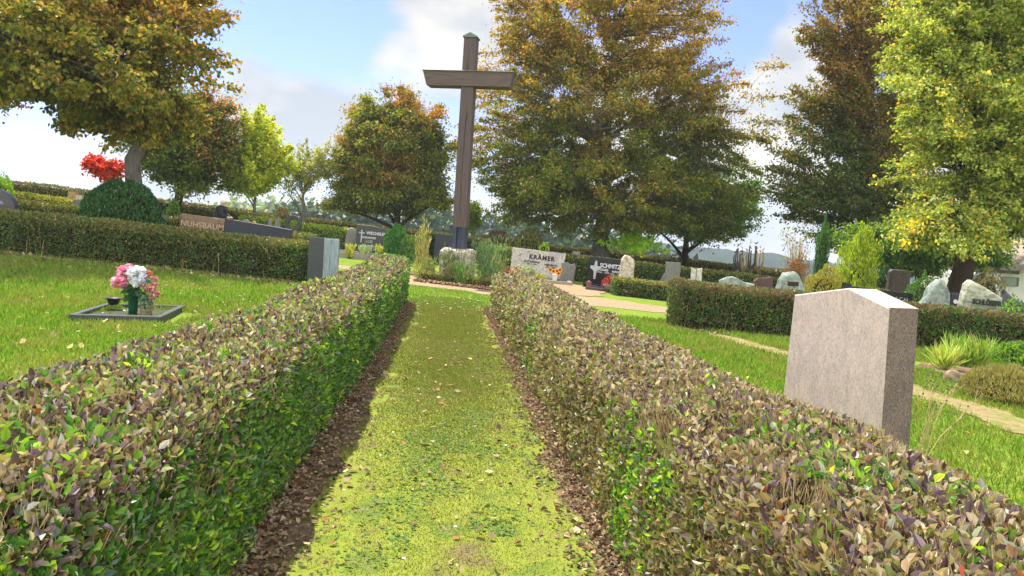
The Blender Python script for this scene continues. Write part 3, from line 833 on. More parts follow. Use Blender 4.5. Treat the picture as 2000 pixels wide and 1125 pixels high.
hedge('long dark boundary hedge standing across the whole hilltop', [(hx(px, D), D) for px, D in ((-400, 34), (100, 35), (500, 37), (900, 38), (1560, 38))], .9, [1.6, 1.58, 1.36, 1.28, 1.28], .10, 520, P_BROWNRIM + P_RIM, P_DARKH, P_DARKH, GH, 10, 6, near=False, side_green=.2, stems=2)
hedge('bright leafy hedge behind the arched dark family stone', [(hx(470, 32.3), 32.3), (hx(808, 32.3), 32.3)], .8, [1.15, 1.05], .09, 900, P_FRESH + P_YELL, P_GREEN + P_FRESH, P_FRESH, GH, 10, 7, near=False, stems=2, side_green=.5)
hedge('green hedge with yellowish top behind the pale marble stone and under the big beech', [(hx(950, 30), 30), (hx(1560, 30), 30)], .8, [1.02, .97], .085, 900, P_YELL + P_RIM, P_GREEN + P_DARKH, P_GREEN, GH, 14, 8, near=False, stems=3)
hedge('short low hedge right of the black stone beside the sandy ground', [(hx(1200, 23.4), 23.4), (hx(1420, 23.4), 23.4)], .7, .56, .06, 1500, P_YELL + P_BROWNRIM, P_OLIVE + P_GREEN, P_GREEN, GH, 60, 9, near=False, stems=4)
hedge('brown topped clipped hedge behind the pink granite headstone', [(hx(1312, 14.1) + .1, 14.2), (hx(2350, 14.1), 14.2)], .85, [.91, .74], .050, 2800, P_BROWNRIM, P_OLIVE + P_GREEN + P_DARKH, P_GREEN, GH, 220, 10, side_green=.5, stems=12, core_in=.13, bump=.05)
hedge('tiny brown edging hedge around the bed of the cross', [(hx(818, 20.6), 20.9), (hx(870, 20.6), 20.9), (hx(990, 20.2), 20.3)], .34, .24, .05, 2200, P_BROWNRIM + P_YELL, P_OLIVE, P_FRESH, GH, 60, 12, near=False, stems=4, core_in=.06)
hedge('green hedge at the far right between the light green stones', [(hx(1770, 21), 21), (hx(2350, 21), 21)], .7, [.95, .7], .07, 1100, P_RIM, P_DARKH + P_GREEN, P_GREEN, GH, 20, 13, near=False, stems=3)

GAIN[0] = 1.0
# ------------------------------------------------------------------ the cross
M_CROSS = noisy('weathered_brown_wood', [(66, 56, 56), (92, 80, 79), (80, 69, 68)], 3, .75, 8, .5, 10, (8, 8, .5), spec=.25)
M_CROSSH = noisy('weathered_beam_wood', [(74, 62, 60), (98, 84, 81), (84, 72, 70)], 3, .75, 8, .5, 10, (.5, 8, 8), spec=.25)
M_ZINC = noisy('zinc_sheet', [(84, 92, 88), (108, 116, 112)], 5, .5, metal=.5)
M_IRON = noisy('dark_steel', [(44, 50, 66), (70, 76, 92)], 5, .45, metal=.5)
M_CRACK = noisy('wood_crack', [(22, 16, 14), (32, 24, 22)], 10, .9)
CD = 22.0
cb0 = W(897, 486, CD); cx0, cz0 = cb0.x, Tz(cb0.x, CD)
cr = thing('wooden_cross', 'tall weathered brown wooden cross standing on a pale stone block', 'cross', (cx0, CD, cz0), math.radians(-10))
ptop = W(923, 74, CD).z - cz0; pmid = W(908, 170, CD).z - cz0; shoe1 = W(900, 443, CD).z - cz0; blk = W(897, 486, CD).z - cz0
b = MB()
hw0, hw1 = .20, .185
zz = np.linspace(shoe1 - .02, ptop, 12); V = []; Fs = []
pw = [hw0 + (hw1 - hw0) * i / 11 for i in range(12)]
for i, z in enumerate(zz):
    s = pw[i]; bv = .02
    ring = [(-s + bv, -s), (s - bv, -s), (s, -s + bv), (s, s - bv), (s - bv, s), (-s + bv, s), (-s, s - bv), (-s, -s + bv)]
    V += [Vector((x, y, z)) for x, y in ring]
for i in range(11): Fs += [(i * 8 + k, i * 8 + (k + 1) % 8, (i + 1) * 8 + (k + 1) % 8, (i + 1) * 8 + k) for k in range(8)]
Fs += [tuple(range(7, -1, -1)), tuple(88 + k for k in range(8))]
b.add(V, Fs); post = b.build('post', M_CROSS, cr)
b = MB()
def crackline(pts, wd, y):
    V = []; Fs = []
    for i, (x, z) in enumerate(pts):
        ww = wd * (1 - abs(2 * i / (len(pts) - 1) - 1) ** 3) + .001
        V += [Vector((x - ww, y, z)), Vector((x, y - .003, z)), Vector((x + ww, y, z))]
    for i in range(len(pts) - 1):
        a = i * 3; Fs += [(a, a + 1, a + 4, a + 3), (a + 1, a + 2, a + 5, a + 4)]
    b.add(V, Fs)
rz = random.Random(4)
for x0_, z0_, z1_ in ((.03, 1.9, 3.0), (-.02, 2.9, 4.3), (.02, 4.2, 5.0), (.0, 5.75, 6.5)):
    q = []; x = x0_
    for i in range(14): x += rz.uniform(-.012, .012); q.append((x, z0_ + (z1_ - z0_) * i / 13))
    b = MB(); crackline(q, .006, -.204); b.build('crack', M_CRACK, post)
arm0, arm1 = W(829, 142, CD), W(1009, 146, CD)
aw = (arm1 - arm0).length / 2; az1 = W(919, 143, CD).z - cz0; az0 = W(917, 171, CD).z - cz0
b = MB(); V = []
for sy in (-.235, .235):
    V += [Vector((-aw + .13, sy, az0)), Vector((aw - .10, sy, az0)), Vector((aw, sy, az1)), Vector((-aw, sy, az1))]
b.add(V, [(0, 1, 2, 3), (7, 6, 5, 4), (0, 4, 5, 1), (1, 5, 6, 2), (2, 6, 7, 3), (3, 7, 4, 0)])
b.build('crossbeam', M_CROSSH, cr)
b = MB(); b.box(0, 0, az1 + .014, 2 * aw + .05, .53, .024, .004); b.build('beam_flashing', M_ZINC, cr)
b = MB(); s = hw1 + .03
b.add([(-s, -s, ptop + .002), (s, -s, ptop + .002), (s, s, ptop + .002), (-s, s, ptop + .002), (0, -s, ptop + .11), (0, s, ptop + .11), (-s, -s, ptop - .03), (s, -s, ptop - .03), (s, s, ptop - .03), (-s, s, ptop - .03)],
      [(0, 1, 4), (1, 2, 5, 4), (2, 3, 5), (3, 0, 4, 5), (6, 7, 1, 0), (7, 8, 2, 1), (8, 9, 3, 2), (9, 6, 0, 3), (9, 8, 7, 6)])
b.build('cap', M_ZINC, cr)
b = MB(); b.box(-.13, 0, (shoe1 + blk) / 2 - .05, .12, .34, shoe1 - blk + .12, .01); b.box(.13, 0, (shoe1 + blk) / 2 - .05, .12, .34, shoe1 - blk + .12, .01)
b.box(0, .02, (shoe1 + blk) / 2 - .05, .14, .22, shoe1 - blk + .12, .01); b.build('steel_shoe', M_IRON, cr)
bx0, bx1 = W(862, 486, CD), W(928, 486, CD)
sb = thing('stone_block', 'pale weathered limestone block carrying the tall wooden cross', 'stone block', (cx0 - .02, CD, cz0), math.radians(-6))
b = MB(); slab(b, [(-.5, 0), (.5, 0), (.5, .93), (.4, 1), (-.44, 1), (-.5, .94)], (bx1 - bx0).length, blk, .95, .05, seed=3); b.build('block', S_LIMEBLOCK, sb, True)

# ------------------------------------------------------------------ the pink headstone in front
hp = [(2.02, 5.28), (2.285, 4.47)]
yaw = math.atan2(hp[1][1] - hp[0][1], hp[1][0] - hp[0][0]); wd = math.hypot(hp[1][0] - hp[0][0], hp[1][1] - hp[0][1])
nx, ny = -math.sin(yaw), math.cos(yaw); th = .235
hc = ((hp[0][0] + hp[1][0]) / 2 + nx * th / 2, (hp[0][1] + hp[1][1]) / 2 + ny * th / 2)
r = thing('headstone', 'large pink grey polished granite headstone with a gabled top behind the right hedge', 'gravestone', (hc[0], hc[1], -.03), yaw, 'headstones in the cemetery')
b = MB(); slab(b, [(-.58, 0), (.52, 0), (.5, 1.0), (.1, 1.075), (-.5, 1.0)], wd, 1.20, th, 0, .006)
o = b.build('slab', S_PINK, r)
o.data.materials.append(S_PINKSIDE)
for p in o.data.polygons:
    if abs(p.normal.y) < .5 and abs(p.normal.x) > .8: p.material_index = 1

# ------------------------------------------------------------------ other stones
r, w, h, t = stone('dark arched stone with engraved writing cut by the left edge of the photo', -48, 32, 369, 19.2, 'arc', granite('mottled_dark_granite', (52, 48, 52), (76, 70, 74), (96, 92, 96), 50, .35, .5), .2, .1)
text('ERTZEL', r, M_SILVER, .08, -t / 2 - .003, h * .74, .11)
stone('small tan sandstone block at the far left before the dark hedge', 136, 152, 374, 28, 'rect', S_TAN, .2)
stone('small white stone beside the tan sandstone block', 150, 162, 381, 27.5, 'rect', S_PALE, .15)
stone('small grey slab half hidden by the round evergreen bush', 144, 168, 391, 24.2, 'rect', S_GREY, .12)
r, w, h, t = stone('wide brown granite stone with bronze letters NUHSBAUM behind the long hedge', 348, 458, 423, 19.0, 'rect', S_BROWN, .22, 0, .012, 4.0)
text('NUHSBAUM', r, M_BRONZE, -.11, -t / 2 - .012, h - .24, .20, bold=.003, space=1.05)
stone('long low dark slate slab in front of the brown granite stone', 433, 565, 437, 18.3, [(-.5, 0), (.5, 0), (.5, .98), (.1, 1.0), (-.5, 1.02)], S_NAVY, .12, 0, 0, 4.5)
# slate pair at the end of the long hedge
r, w, h, t = stone('tall stone with dark left half and blue grey right half by the long hedge', 634, 663, 466, 16.3, 'rect', S_SLATE, .16, .1, name='headstone')
b = MB(); slab(b, outline('rect'), .32, h + .01, .2, 0, .006, x0=-w / 2 - .155); b.build('side_slab', S_DARK, r)
r, w, h, t = stone('small grey arched stone peeping over the low hedge', 468, 492, 428, 24, 'arc', S_GREY, .12)
stone('pinkish rounded stone beside the small grey arched one', 489, 504, 431, 24.3, 'round', S_TAN, .12)
stone('pointed pale stone left of the dark ring', 537, 552, 422, 31, [(-.5, 0), (.5, 0), (.42, .6), (0, 1), (-.4, .8)], S_GREY, .15, 0, .05, seed=4)
stone('tiny rounded grey stone near the pointed pale stone', 523, 534, 428, 31, 'round', S_GREY, .15, 0, .03, seed=5)
# ring stone
p = W(573, 437, 30.6); zb = Tz(p.x, 30.6)
r = thing('headstone', 'dark ring shaped memorial stone with an open middle', 'gravestone', (p.x, 30.6, zb), 0, 'headstones in the cemetery')
b = MB(); R1, R0 = .34, .19; zc = p.z - zb
V = []; Fs = []; n = 28
for y in (-.1, .1):
    for k in range(n):
        a = 2 * math.pi * k / n; V += [Vector((R1 * math.cos(a), y, zc + R1 * math.sin(a))), Vector((R0 * math.cos(a), y, zc + R0 * math.sin(a)))]
for k in range(n):
    q = (k + 1) % n
    Fs += [(2 * k, 2 * q, 2 * q + 1, 2 * k + 1), (2 * n + 2 * k, 2 * n + 2 * k + 1, 2 * n + 2 * q + 1, 2 * n + 2 * q), (2 * k, 2 * n + 2 * k, 2 * n + 2 * q, 2 * q), (2 * k + 1, 2 * q + 1, 2 * n + 2 * q + 1, 2 * n + 2 * k + 1)]
b.add(V, Fs); b.build('ring', S_DARK, r); b = MB(); b.box(0, 0, (zc - R1 + .02) / 2, .4, .24, zc - R1 + .06, .01); b.build('pedestal', S_DARK, r)
stone('rounded grey stone top left of the arched dark family stone', 675, 700, 445, 31.6, 'round', S_GREY, .2, 0, .04, seed=6)
# WECHSLER
r, w, h, t = stone('wide dark stone with curved top and white name WECHSLER', 695, 800, 443, 31.0, [(-.47, 0), (.5, 0), (.5, .62), (.36, .74), (.16, .88), (-.04, .96), (-.26, 1.0), (-.5, 1.0)], granite('matt_charcoal_granite', (46, 46, 48), (62, 62, 64), (78, 78, 80), 80, .5, .5), .16, 0, 0, 2.0)
text('WECHSLER', r, M_WHITEP, -.27, -t / 2 - .004, h * .77, .165, bold=.004)
text('JOHANNES', r, M_WHITEP, -.56, -t / 2 - .004, h * .63, .115, bold=.002)
text('* 11.2.1932\n† 25.9.2003', r, M_WHITEP, -.56, -t / 2 - .004, h * .52, .07)
text('ELISABETH G. PETER', r, M_WHITEP, -.36, -t / 2 - .004, h * .38, .11, sx=.9, bold=.002)
text('GEB. MÖRS', r, M_WHITEP, -.32, -t / 2 - .004, h * .28, .11, bold=.002)
b = MB(); b.box(-.88, -t / 2 - .008, h * .66, .05, .016, .52, .003); b.box(-.88, -t / 2 - .0095, h * .76, .24, .019, .05, .003); b.build('inlaid_cross', M_SILVER, r)
stone('low dark slab standing left of the tall cross', 848, 890, 458, 31, 'rect', S_NAVY, .14, 0, 0, 3)
# KRAMER
r, w, h, t = stone('wide pale marble stone with black name KRÄMER and dove engraving', 998, 1103, 489, 28.0, [(-.5, 0), (.44, 0), (.5, 1.0), (.1, .985), (-.1, 1.0), (-.5, 1.0)], S_PALE, .18, .0, 0, 3.0)
text('KRÄMER', r, M_BLACKP, .12, -t / 2 - .004, h * .76, .23, bold=.010, space=1.15)
text('KATHARINA', r, M_BLACKP, -.23, -t / 2 - .004, h * .60, .105, bold=.004)
text('1921 – 1993', r, M_BLACKP, -.23, -t / 2 - .004, h * .52, .075, bold=.002)
text('HEINRICH', r, M_BLACKP, .48, -t / 2 - .004, h * .55, .105, bold=.004)
text('1919 – 1992', r, M_BLACKP, .48, -t / 2 - .004, h * .47, .075, bold=.002)
b = MB()
for a0 in (.9, 1.6, 2.3, 3.4, 4.4): b.tube([(-.66 + .03 * math.cos(a0), -t / 2, h * .78 + .03 * math.sin(a0)), (-.66 + .14 * math.cos(a0), -t / 2, h * .78 + .09 * math.sin(a0))], [.012, .004], 5)
b.build('engraving', S_BROWN, r, True)
stone('small grey slanted stone right of the pale marble stone', 1096, 1124, 513, 27.2, [(-.5, 0), (.42, 0), (.44, .55), (.5, .85), (.4, .98), (.15, .93), (-.1, 1.0), (-.5, .97)], S_GREY, .14, 0, 0, 2)
# SCHMITZ
r, w, h, t = stone('black polished stone with silver cross and name SCHMITZ', 1148, 1234, 505, 26.0, 'rect', S_BLACK, .16, 0, 0, 3.2)
text('SCHMITZ', r, M_WHITEP, -.02, -t / 2 - .004, h * .76, .205, bold=.006, sx=.85)
text('AGNES', r, M_WHITEP, -.25, -t / 2 - .004, h * .63, .11, bold=.003)
text('1926 – 2000', r, M_WHITEP, -.25, -t / 2 - .004, h * .55, .085)
text('HANS', r, M_WHITEP, .20, -t / 2 - .004, h * .61, .11, bold=.003)
text('1925 – 1990', r, M_WHITEP, .20, -t / 2 - .004, h * .53, .085)
b = MB(); y = -t / 2 - .012
V = []; Fs = []
cpts = [(-.03, -.27), (.03, -.27), (.045, -.05), (.16, .03), (.16, .09), (.05, .1), (.03, .24), (-.03, .24), (-.05, .1), (-.16, .09), (-.16, .03), (-.045, -.05)]
for yy in (y, -t / 2 + .002): V += [Vector((-.53 + px_ * 1.15, yy, h * .62 + pz_ * 1.25)) for px_, pz_ in cpts]
nn = len(cpts); Fs = [tuple(range(nn))] + [(k, (k + 1) % nn, nn + (k + 1) % nn, nn + k) for k in range(nn)]
b.add(V, Fs); b.build('inlaid_cross', M_SILVER, r)
b = MB(); b.box(.0, -.02, .10, w + .25, .34, .2, .01); b.build('plinth', S_BLACK, r)
stone('rough pale standing stone right of the black polished stone', 1211, 1240, 499, 23.9, [(-.45, 0), (.5, 0), (.5, .8), (.42, .93), (.15, .98), (-.2, 1.0), (-.36, .93), (-.42, .7), (-.5, .3)], S_PALER, .22, .1, .05, seed=9)
stone('tiny white flat stone far behind under the big beech', 1119, 1133, 491, 33.5, 'rect', S_PALE, .25)
stone('small tan wedge stone by the trunk of the big beech', 1133, 1142, 490, 33.5, [(-.5, 0), (.5, 0), (.4, 1), (-.1, .5)], S_TAN, .2)
stone('slanted pale edged dark stone left of the grey upright slab', 1284, 1306, 527, 25.8, [(-.5, 0), (.5, 0), (.5, 1.0), (.1, .85), (-.35, .45)], S_GREY, .16, 0, .02, seed=2)
stone('upright plain grey green slab above the short low hedge', 1301, 1329, 512, 24.9, 'rect', S_GREY, .16, -.15)
r, w, h, t = stone('pair of narrow white stone steles standing side by side', 1351, 1371, 523, 22.5, [(-.5, 0), (-.08, 0), (-.08, .97), (-.5, 1.0)], S_PALE, .12)
b = MB(); slab(b, [(.08, 0), (.5, 0), (.5, 1.0), (.06, .97)], w, h, .12, 0, .006); b.build('stele', S_PALE, r)
stone('low wavy grey green stone above the clipped hedge', 1403, 1472, 541, 18.8, [(-.5, 0), (.5, 0), (.5, .88), (.2, .9), (0, .97), (-.15, 1.0), (-.3, .98), (-.5, .9)], S_GREEN, .18, 0, .015, 2, seed=12)
stone('dark red wing shaped stone right of the wavy stone', 1470, 1506, 539, 19.0, [(-.5, 0), (.5, 0), (.5, .9), (.42, 1.0), (0, .96), (-.3, .95), (-.5, .88)], granite('dark_red_granite', (50, 30, 30), (76, 50, 48), (100, 70, 64), 50, .4, .6), .16, 0, 0, 2)
r, w, h, t = stone('rounded grey green boulder stone left of the yellow shrub', 1520, 1576, 531, 17.6, [(-.5, 0), (.5, 0), (.5, .4), (.4, .75), (.2, .93), (0, 1.0), (-.3, .98), (-.47, .85), (-.5, .5)], S_GREEN, .35, 0, .06, seed=14)
b = MB(); slab(b, outline('rect'), .26, .1, .03, 0, .004, x0=-.04, z0=h * .76); o = b.build('plaque', M_BARKD, r); o.location = (0, -t / 2 - .01, 0)
r, w, h, t = stone('long low black polished stone with letters behind the pink headstone', 1652, 1776, 565, 17.3, [(-.5, 0), (.5, 0), (.5, 1.0), (-.5, 1.0)], S_BLACK, .16, 0, 0, 3.5)
text('S C H', r, M_SILVER, .47, -t / 2 - .004, h - .17, .12)
b = MB(); b.box(-w / 2 - .06, 0, (h + .06) / 2, .14, .22, h + .06, .008); b.build('end_post', S_BLACK, r)
stone('tall dark brown stone with rough edges behind the long black one', 1733, 1778, 526, 23, [(-.5, 0), (.5, 0), (.48, .97), (.3, 1.0), (-.3, 1.0), (-.42, .96), (-.5, .5)], granite('dark_brown_stone', (56, 44, 40), (78, 64, 58), (96, 84, 76), 30, .6, .6), .2, 0, .03, seed=15)
stone('peaked grey green natural stone left of the sloping named stone', 1790, 1857, 545, 16.8, [(-.5, 0), (.5, 0), (.5, .45), (.42, .8), (.27, .98), (.1, 1.0), (-.15, .85), (-.36, .58), (-.5, .46)], S_GREEN, .3, 0, .05, seed=16)
r, w, h, t = stone('small dark plaque stone with white round mark between light green stones', 1856, 1877, 572, 17.2, 'rect', S_NAVY, .1)
b = MB(); b.lathe([(.0, 0), (.05, 0), (.05, .012), (.028, .012), (.028, .004), (0, .004)], n=16); o = b.build('emblem', M_WHITEP, r); o.rotation_euler = (math.pi / 2, 0, 0); o.location = (-.02, -t / 2 + .001, h - .2)
r, w, h, t = stone('sloping light green natural stone with dark name SCHLÖSSER', 1872, 1952, 549, 15.6, [(-.5, 0), (.5, 0), (.5, .79), (.33, .84), (.05, .91), (-.15, .96), (-.3, 1.0), (-.4, .95), (-.48, .6)], S_GREENP, .26, 0, .03, 2, seed=17)
text('SCHLÖSSER', r, M_BLACKP, .06, -t / 2 - .045, h * .71, .14, bold=.008, sx=.82)
stone('dark peaked slab at the right edge beside the sloping named stone', 1946, 2006, 567, 16.3, [(-.5, 0), (.5, 0), (.5, .8), (0, .9), (-.25, 1.0), (-.5, .72)], S_DARK, .14, 0, .01, seed=18)

# graves with kerbs
M_IVY = noisy('grave_planting_soil', [(48, 40, 28), (70, 64, 36), (60, 80, 34)], 12, .95, bump=.6)
kerb('grey kerb around the grave in front of the WECHSLER stone', -8.0 + .4, 28.6, -4.6, 28.6, 2.2, S_KERBP, .22, .12, M_IVY)
kerb('pale kerb around the grave in front of the KRÄMER stone', -.15, 25.9, 2.15, 25.9, 1.9, S_KERBP, .12, .12, M_IVY)
kerb('dark kerb around the grave in front of the SCHMITZ stone', 2.45, 24.35, 4.5, 24.1, 1.3, S_DARK, .1, .14, M_BLACKP)
kerb('low dark granite kerb frame in the left lawn holding the flower vases', -5.72, 9.62, -4.62, 9.86, 1.5, S_KERB, .1, .085, noisy('kerb_bed', [(40, 40, 26), (64, 80, 34)], 20, .95, bump=.5))

# ================================================================== TREES
CT = 'trees standing in the cemetery'
GAIN[0] = 1.8
def B(px, D): return (hx(px, D) * 1.0, D)
def bx_(px, py, D):
    p = W(px, py, D); return (p.x, D)
PB_G = [(4, (80, 96, 28)), (4, (98, 104, 32)), (3, (64, 84, 26)), (1.5, (122, 112, 40))]
PB_O = [(3, (150, 122, 50)), (3, (132, 106, 44)), (1, (150, 108, 50)), (3, (116, 108, 40)), (1, (98, 76, 38))]
def up_orange(zlo, zhi, seed, amp=.5):
    def f(P, C, ci):
        g = vn(C[:, 0] * .55, C[:, 1] * .55, C[:, 2] * .55, seed)
        return np.clip((C[:, 2] - zlo) / (zhi - zlo) + (g - .5) * amp * 2, .04, .96)
    return f
tree('beech_tree', 'huge bronze and green beech tree in the middle with its trunk behind the black stone', bx_(1172, 500, 34), 34,
     [(1180, 50, 200, 110, 1.2), (1190, -50, 150, 80, .8), (1060, 30, 90, 60, .5), (1320, 20, 90, 60, .45), (1440, 180, 50, 40, .25), (1040, 120, 100, 70, .7), (930, 120, 50, 30, .14), (1180, 215, 230, 120, 1.3), (1010, 290, 105, 100, 1.1), (1390, 150, 90, 60, .45), (1480, 115, 40, 22, .12), (1395, 60, 40, 50, .15),
      (1190, 375, 230, 80, 1.7), (1030, 375, 105, 55, 1.5), (1350, 290, 110, 120, 1.2), (1390, 390, 90, 75, 1.0), (1450, 300, 45, 120, .25)], .36, M_BARKG, PB_G,
     clumps=1300, per=230, leaf=.125, clump_r=.52, elong=1.1, droop=.25, fork=.2, top=.86, pal2=PB_O, pal2_fn=up_orange(3.6, 11.8, 1, .5), limbs=26, outer=.33, depth=.8, flat=.8, branch_r=.028, seed=1, group=CT)
tree('maple_tree', 'dark green tree behind the right side of the big beech with a thin trunk', bx_(1337, 510, 37), 37,
     [(1370, 400, 95, 75, 1), (1300, 400, 70, 60, .8), (1430, 380, 50, 70, .6), (1400, 440, 60, 30, .5)], .2, M_BARKD, [(4, (56, 84, 24)), (3, (72, 100, 30)), (2, (92, 116, 40))], clumps=150, per=260, leaf=.14, clump_r=.6, elong=1, fork=.2, limbs=10, seed=2, group=CT)
tree('young_tree', 'small young tree with lime green leaves under the big beech', bx_(1238, 500, 33.4), 33.4,
     [(1238, 476, 40, 14, 1), (1200, 472, 18, 10, .4), (1280, 482, 18, 12, .3)], .04, M_BARKG, [(4, (168, 196, 52)), (3, (140, 178, 44)), (1, (190, 204, 84))], clumps=34, per=70, leaf=.15, clump_r=.26, elong=1.2, fork=.4, limbs=8, depth=.6, branch_r=.012, seed=3, group=CT)
PM_G = [(4, (98, 104, 34)), (4, (80, 92, 30)), (2, (120, 116, 46)), (1, (62, 76, 26))]
PM_O = [(4, (150, 104, 50)), (3, (138, 102, 46)), (1.5, (164, 112, 60)), (3, (122, 110, 44))]
def noise_or(thr, seed, sc=.6, zc=None, gain=5):
    def f(P, C, ci):
        g = vn(C[:, 0] * sc, C[:, 1] * sc, C[:, 2] * sc, seed)
        if zc is not None: g = g + (C[:, 2] - zc[0]) / (zc[1] - zc[0]) * zc[2]
        return np.clip((g - thr) * gain, 0, .92)
    return f
tree('maple_tree', 'broad round maple left of the cross with orange tinted top', bx_(773, 460, 35.5), 35.5,
     [(765, 300, 100, 85, 1.2), (735, 225, 50, 42, .8), (810, 230, 58, 45, .8), (676, 315, 42, 58, .9), (850, 320, 40, 75, .8), (760, 375, 100, 42, 1), (685, 385, 50, 28, .6), (830, 395, 55, 32, .6), (780, 195, 50, 22, .4)], .2, M_BARKD, PM_G,
     clumps=430, per=330, leaf=.13, clump_r=.46, elong=.4, fork=.18, pal2=PM_O, pal2_fn=noise_or(.50, 4, .7, (4, 8, .16), 2.5), limbs=16, outer=.22, flat=.62, seed=4, group=CT)
tree('maple_tree', 'reddish green maple behind the round evergreen bush at the left', bx_(352, 440, 32), 32,
     [(375, 290, 75, 75, 1.2), (420, 225, 48, 45, .7), (320, 320, 40, 42, .6), (435, 320, 38, 50, .6), (350, 220, 60, 50, .6), (400, 365, 55, 20, .3), (290, 280, 45, 60, .5)], .24, M_BARKD, [(4, (76, 88, 30)), (3, (96, 104, 36)), (2, (60, 74, 26))],
     clumps=230, per=300, leaf=.13, clump_r=.5, elong=.7, fork=.2, pal2=[(3, (150, 100, 60)), (2, (126, 84, 50)), (1, (166, 110, 64)), (3, (112, 108, 42))], pal2_fn=noise_or(.62, 8, .7, (3.6, 6.5, .2), 2.5), limbs=13, outer=.26, seed=5, group=CT)
tree('young_maple', 'yellow green young tree with upright twigs and a slim pale trunk', bx_(495, 440, 33), 33,
     [(495, 330, 48, 42, 1.2), (505, 270, 32, 45, .9), (545, 320, 28, 35, .6), (455, 315, 25, 40, .6), (510, 215, 6, 28, .05), (552, 255, 6, 22, .04), (470, 240, 6, 22, .04), (490, 360, 45, 18, .4)], .09, M_BARKG, [(4, (150, 158, 44)), (4, (128, 146, 40)), (2, (176, 168, 56)), (1, (100, 122, 34))],
     clumps=150, per=190, leaf=.14, clump_r=.30, elong=1.7, fork=.3, limbs=12, droop=-.5, outer=.3, branch_r=.014, seed=6, group=CT)
tree('sparse_tree', 'thin sparse tree with bare forked branches beside the round maple', bx_(590, 440, 34), 34,
     [(600, 330, 38, 32, 1), (570, 355, 28, 26, .7), (630, 320, 18, 35, .5), (598, 285, 8, 22, .1), (645, 300, 6, 20, .06)], .12, M_BARKG, [(4, (120, 122, 62)), (3, (96, 108, 54)), (1, (140, 130, 60))],
     clumps=100, per=44, leaf=.12, clump_r=.34, elong=1.6, fork=.12, limbs=22, droop=-.6, branch_r=.02, seed=7, group=CT)
tree('red_maple', 'small bright red maple left of the big linden trunk', bx_(214, 420, 27), 27,
     [(190, 324, 15, 10, 1), (214, 334, 18, 11, 1), (205, 341, 13, 8, .4)], .07, M_BARKD, [(4, (160, 48, 38)), (3, (146, 36, 40)), (2, (168, 76, 40)), (1, (160, 100, 44))], clumps=60, per=70, leaf=.13, clump_r=.2, elong=1.2, fork=.5, limbs=8, branch_r=.014, seed=8, group=CT)
PL = [(4, (104, 100, 34)), (4, (88, 96, 32)), (3, (124, 112, 42)), (2, (72, 86, 28)), (.6, (160, 130, 56))]
tree('linden_tree', 'big overhanging linden tree filling the upper left with a thick grey trunk', bx_(259, 380, 20), 20,
     [(150, 60, 230, 110, 1.3, 0), (330, 70, 95, 80, .8, -1), (60, 100, 130, 70, .7, -2), (190, 150, 170, 60, .9, -2), (300, 190, 80, 42, .5, 1), (160, 215, 50, 28, .2, -1), (200, -60, 240, 80, .8, 0), (410, 40, 45, 60, .4, 0), (452, 88, 22, 10, .05, 0), (245, 238, 75, 28, 2.2, 0), (215, 195, 90, 50, 1.3, 1), (160, 232, 50, 32, 1.6, 0), (60, 155, 80, 30, 1.0, 0), (310, 215, 70, 45, 1.2, 1), (20, 140, 110, 45, .9, -1), (-60, 170, 100, 40, .6, 0), (340, 240, 50, 25, .3, 1), (20, 60, 150, 80, .6, -3), (-150, 60, 200, 110, .6, 0), (410, 150, 40, 30, .15, 1)], .275, M_BARKG, PL,
     clumps=760, per=130, leaf=.125, clump_r=.46, elong=1.3, fork=.5, droop=.3, top=.8, limbs=20, outer=.36, depth=.8, flat=.55, aspect=.9, near=True, branch_r=.024, seed=9, group=CT,
     pal2=[(3, (144, 112, 48)), (2, (124, 100, 42))], pal2_fn=up_orange(4.2, 8.4, 3, .4))
tree('copper_beech', 'dark red leaved twigs hanging in at the left edge of the photo', bx_(-190, 420, 26), 26,
     [(-60, 170, 100, 55, 1), (10, 180, 40, 30, .5), (50, 165, 20, 20, .12), (-180, 100, 140, 110, 1)], .3, M_BARKD, [(4, (84, 40, 32)), (3, (66, 44, 30)), (2, (110, 60, 40))], clumps=150, per=110, leaf=.12, clump_r=.36, elong=1.8, limbs=12, fork=.25, seed=10, group=CT)
tree('beech_tree', 'tall copper brown beech with drooping sprays right of the centre', bx_(1690, 540, 30), 30,
     [(1690, 60, 85, 90, .8), (1610, 70, 36, 45, .25), (1640, 130, 50, 50, .4), (1545, 330, 45, 60, .3), (1640, 190, 70, 60, .7), (1700, 250, 80, 100, .9), (1590, 270, 55, 55, .5), (1560, 215, 32, 26, .14), (1610, 380, 70, 60, .8), (1700, 390, 90, 75, 1), (1560, 400, 40, 40, .3), (1690, 465, 80, 30, .6), (1760, 300, 60, 140, .7), (1740, 110, 60, 90, .6)], .26, M_BARKD, [(4, (68, 86, 28)), (3, (84, 98, 34)), (3, (54, 70, 24)), (1, (110, 100, 40))],
     clumps=640, per=210, leaf=.12, clump_r=.5, elong=1.4, fork=.16, top=.92, pal2=[(3, (120, 86, 40)), (2, (98, 68, 34)), (2, (130, 104, 44)), (3, (90, 92, 34))], pal2_fn=up_orange(3.6, 11, 5, .5), limbs=22, outer=.34, flat=.65, seed=11, group=CT)
PR = [(4, (132, 140, 60)), (4, (112, 128, 50)), (3, (150, 150, 80)), (3, (90, 108, 40)), (.4, (190, 156, 44))]
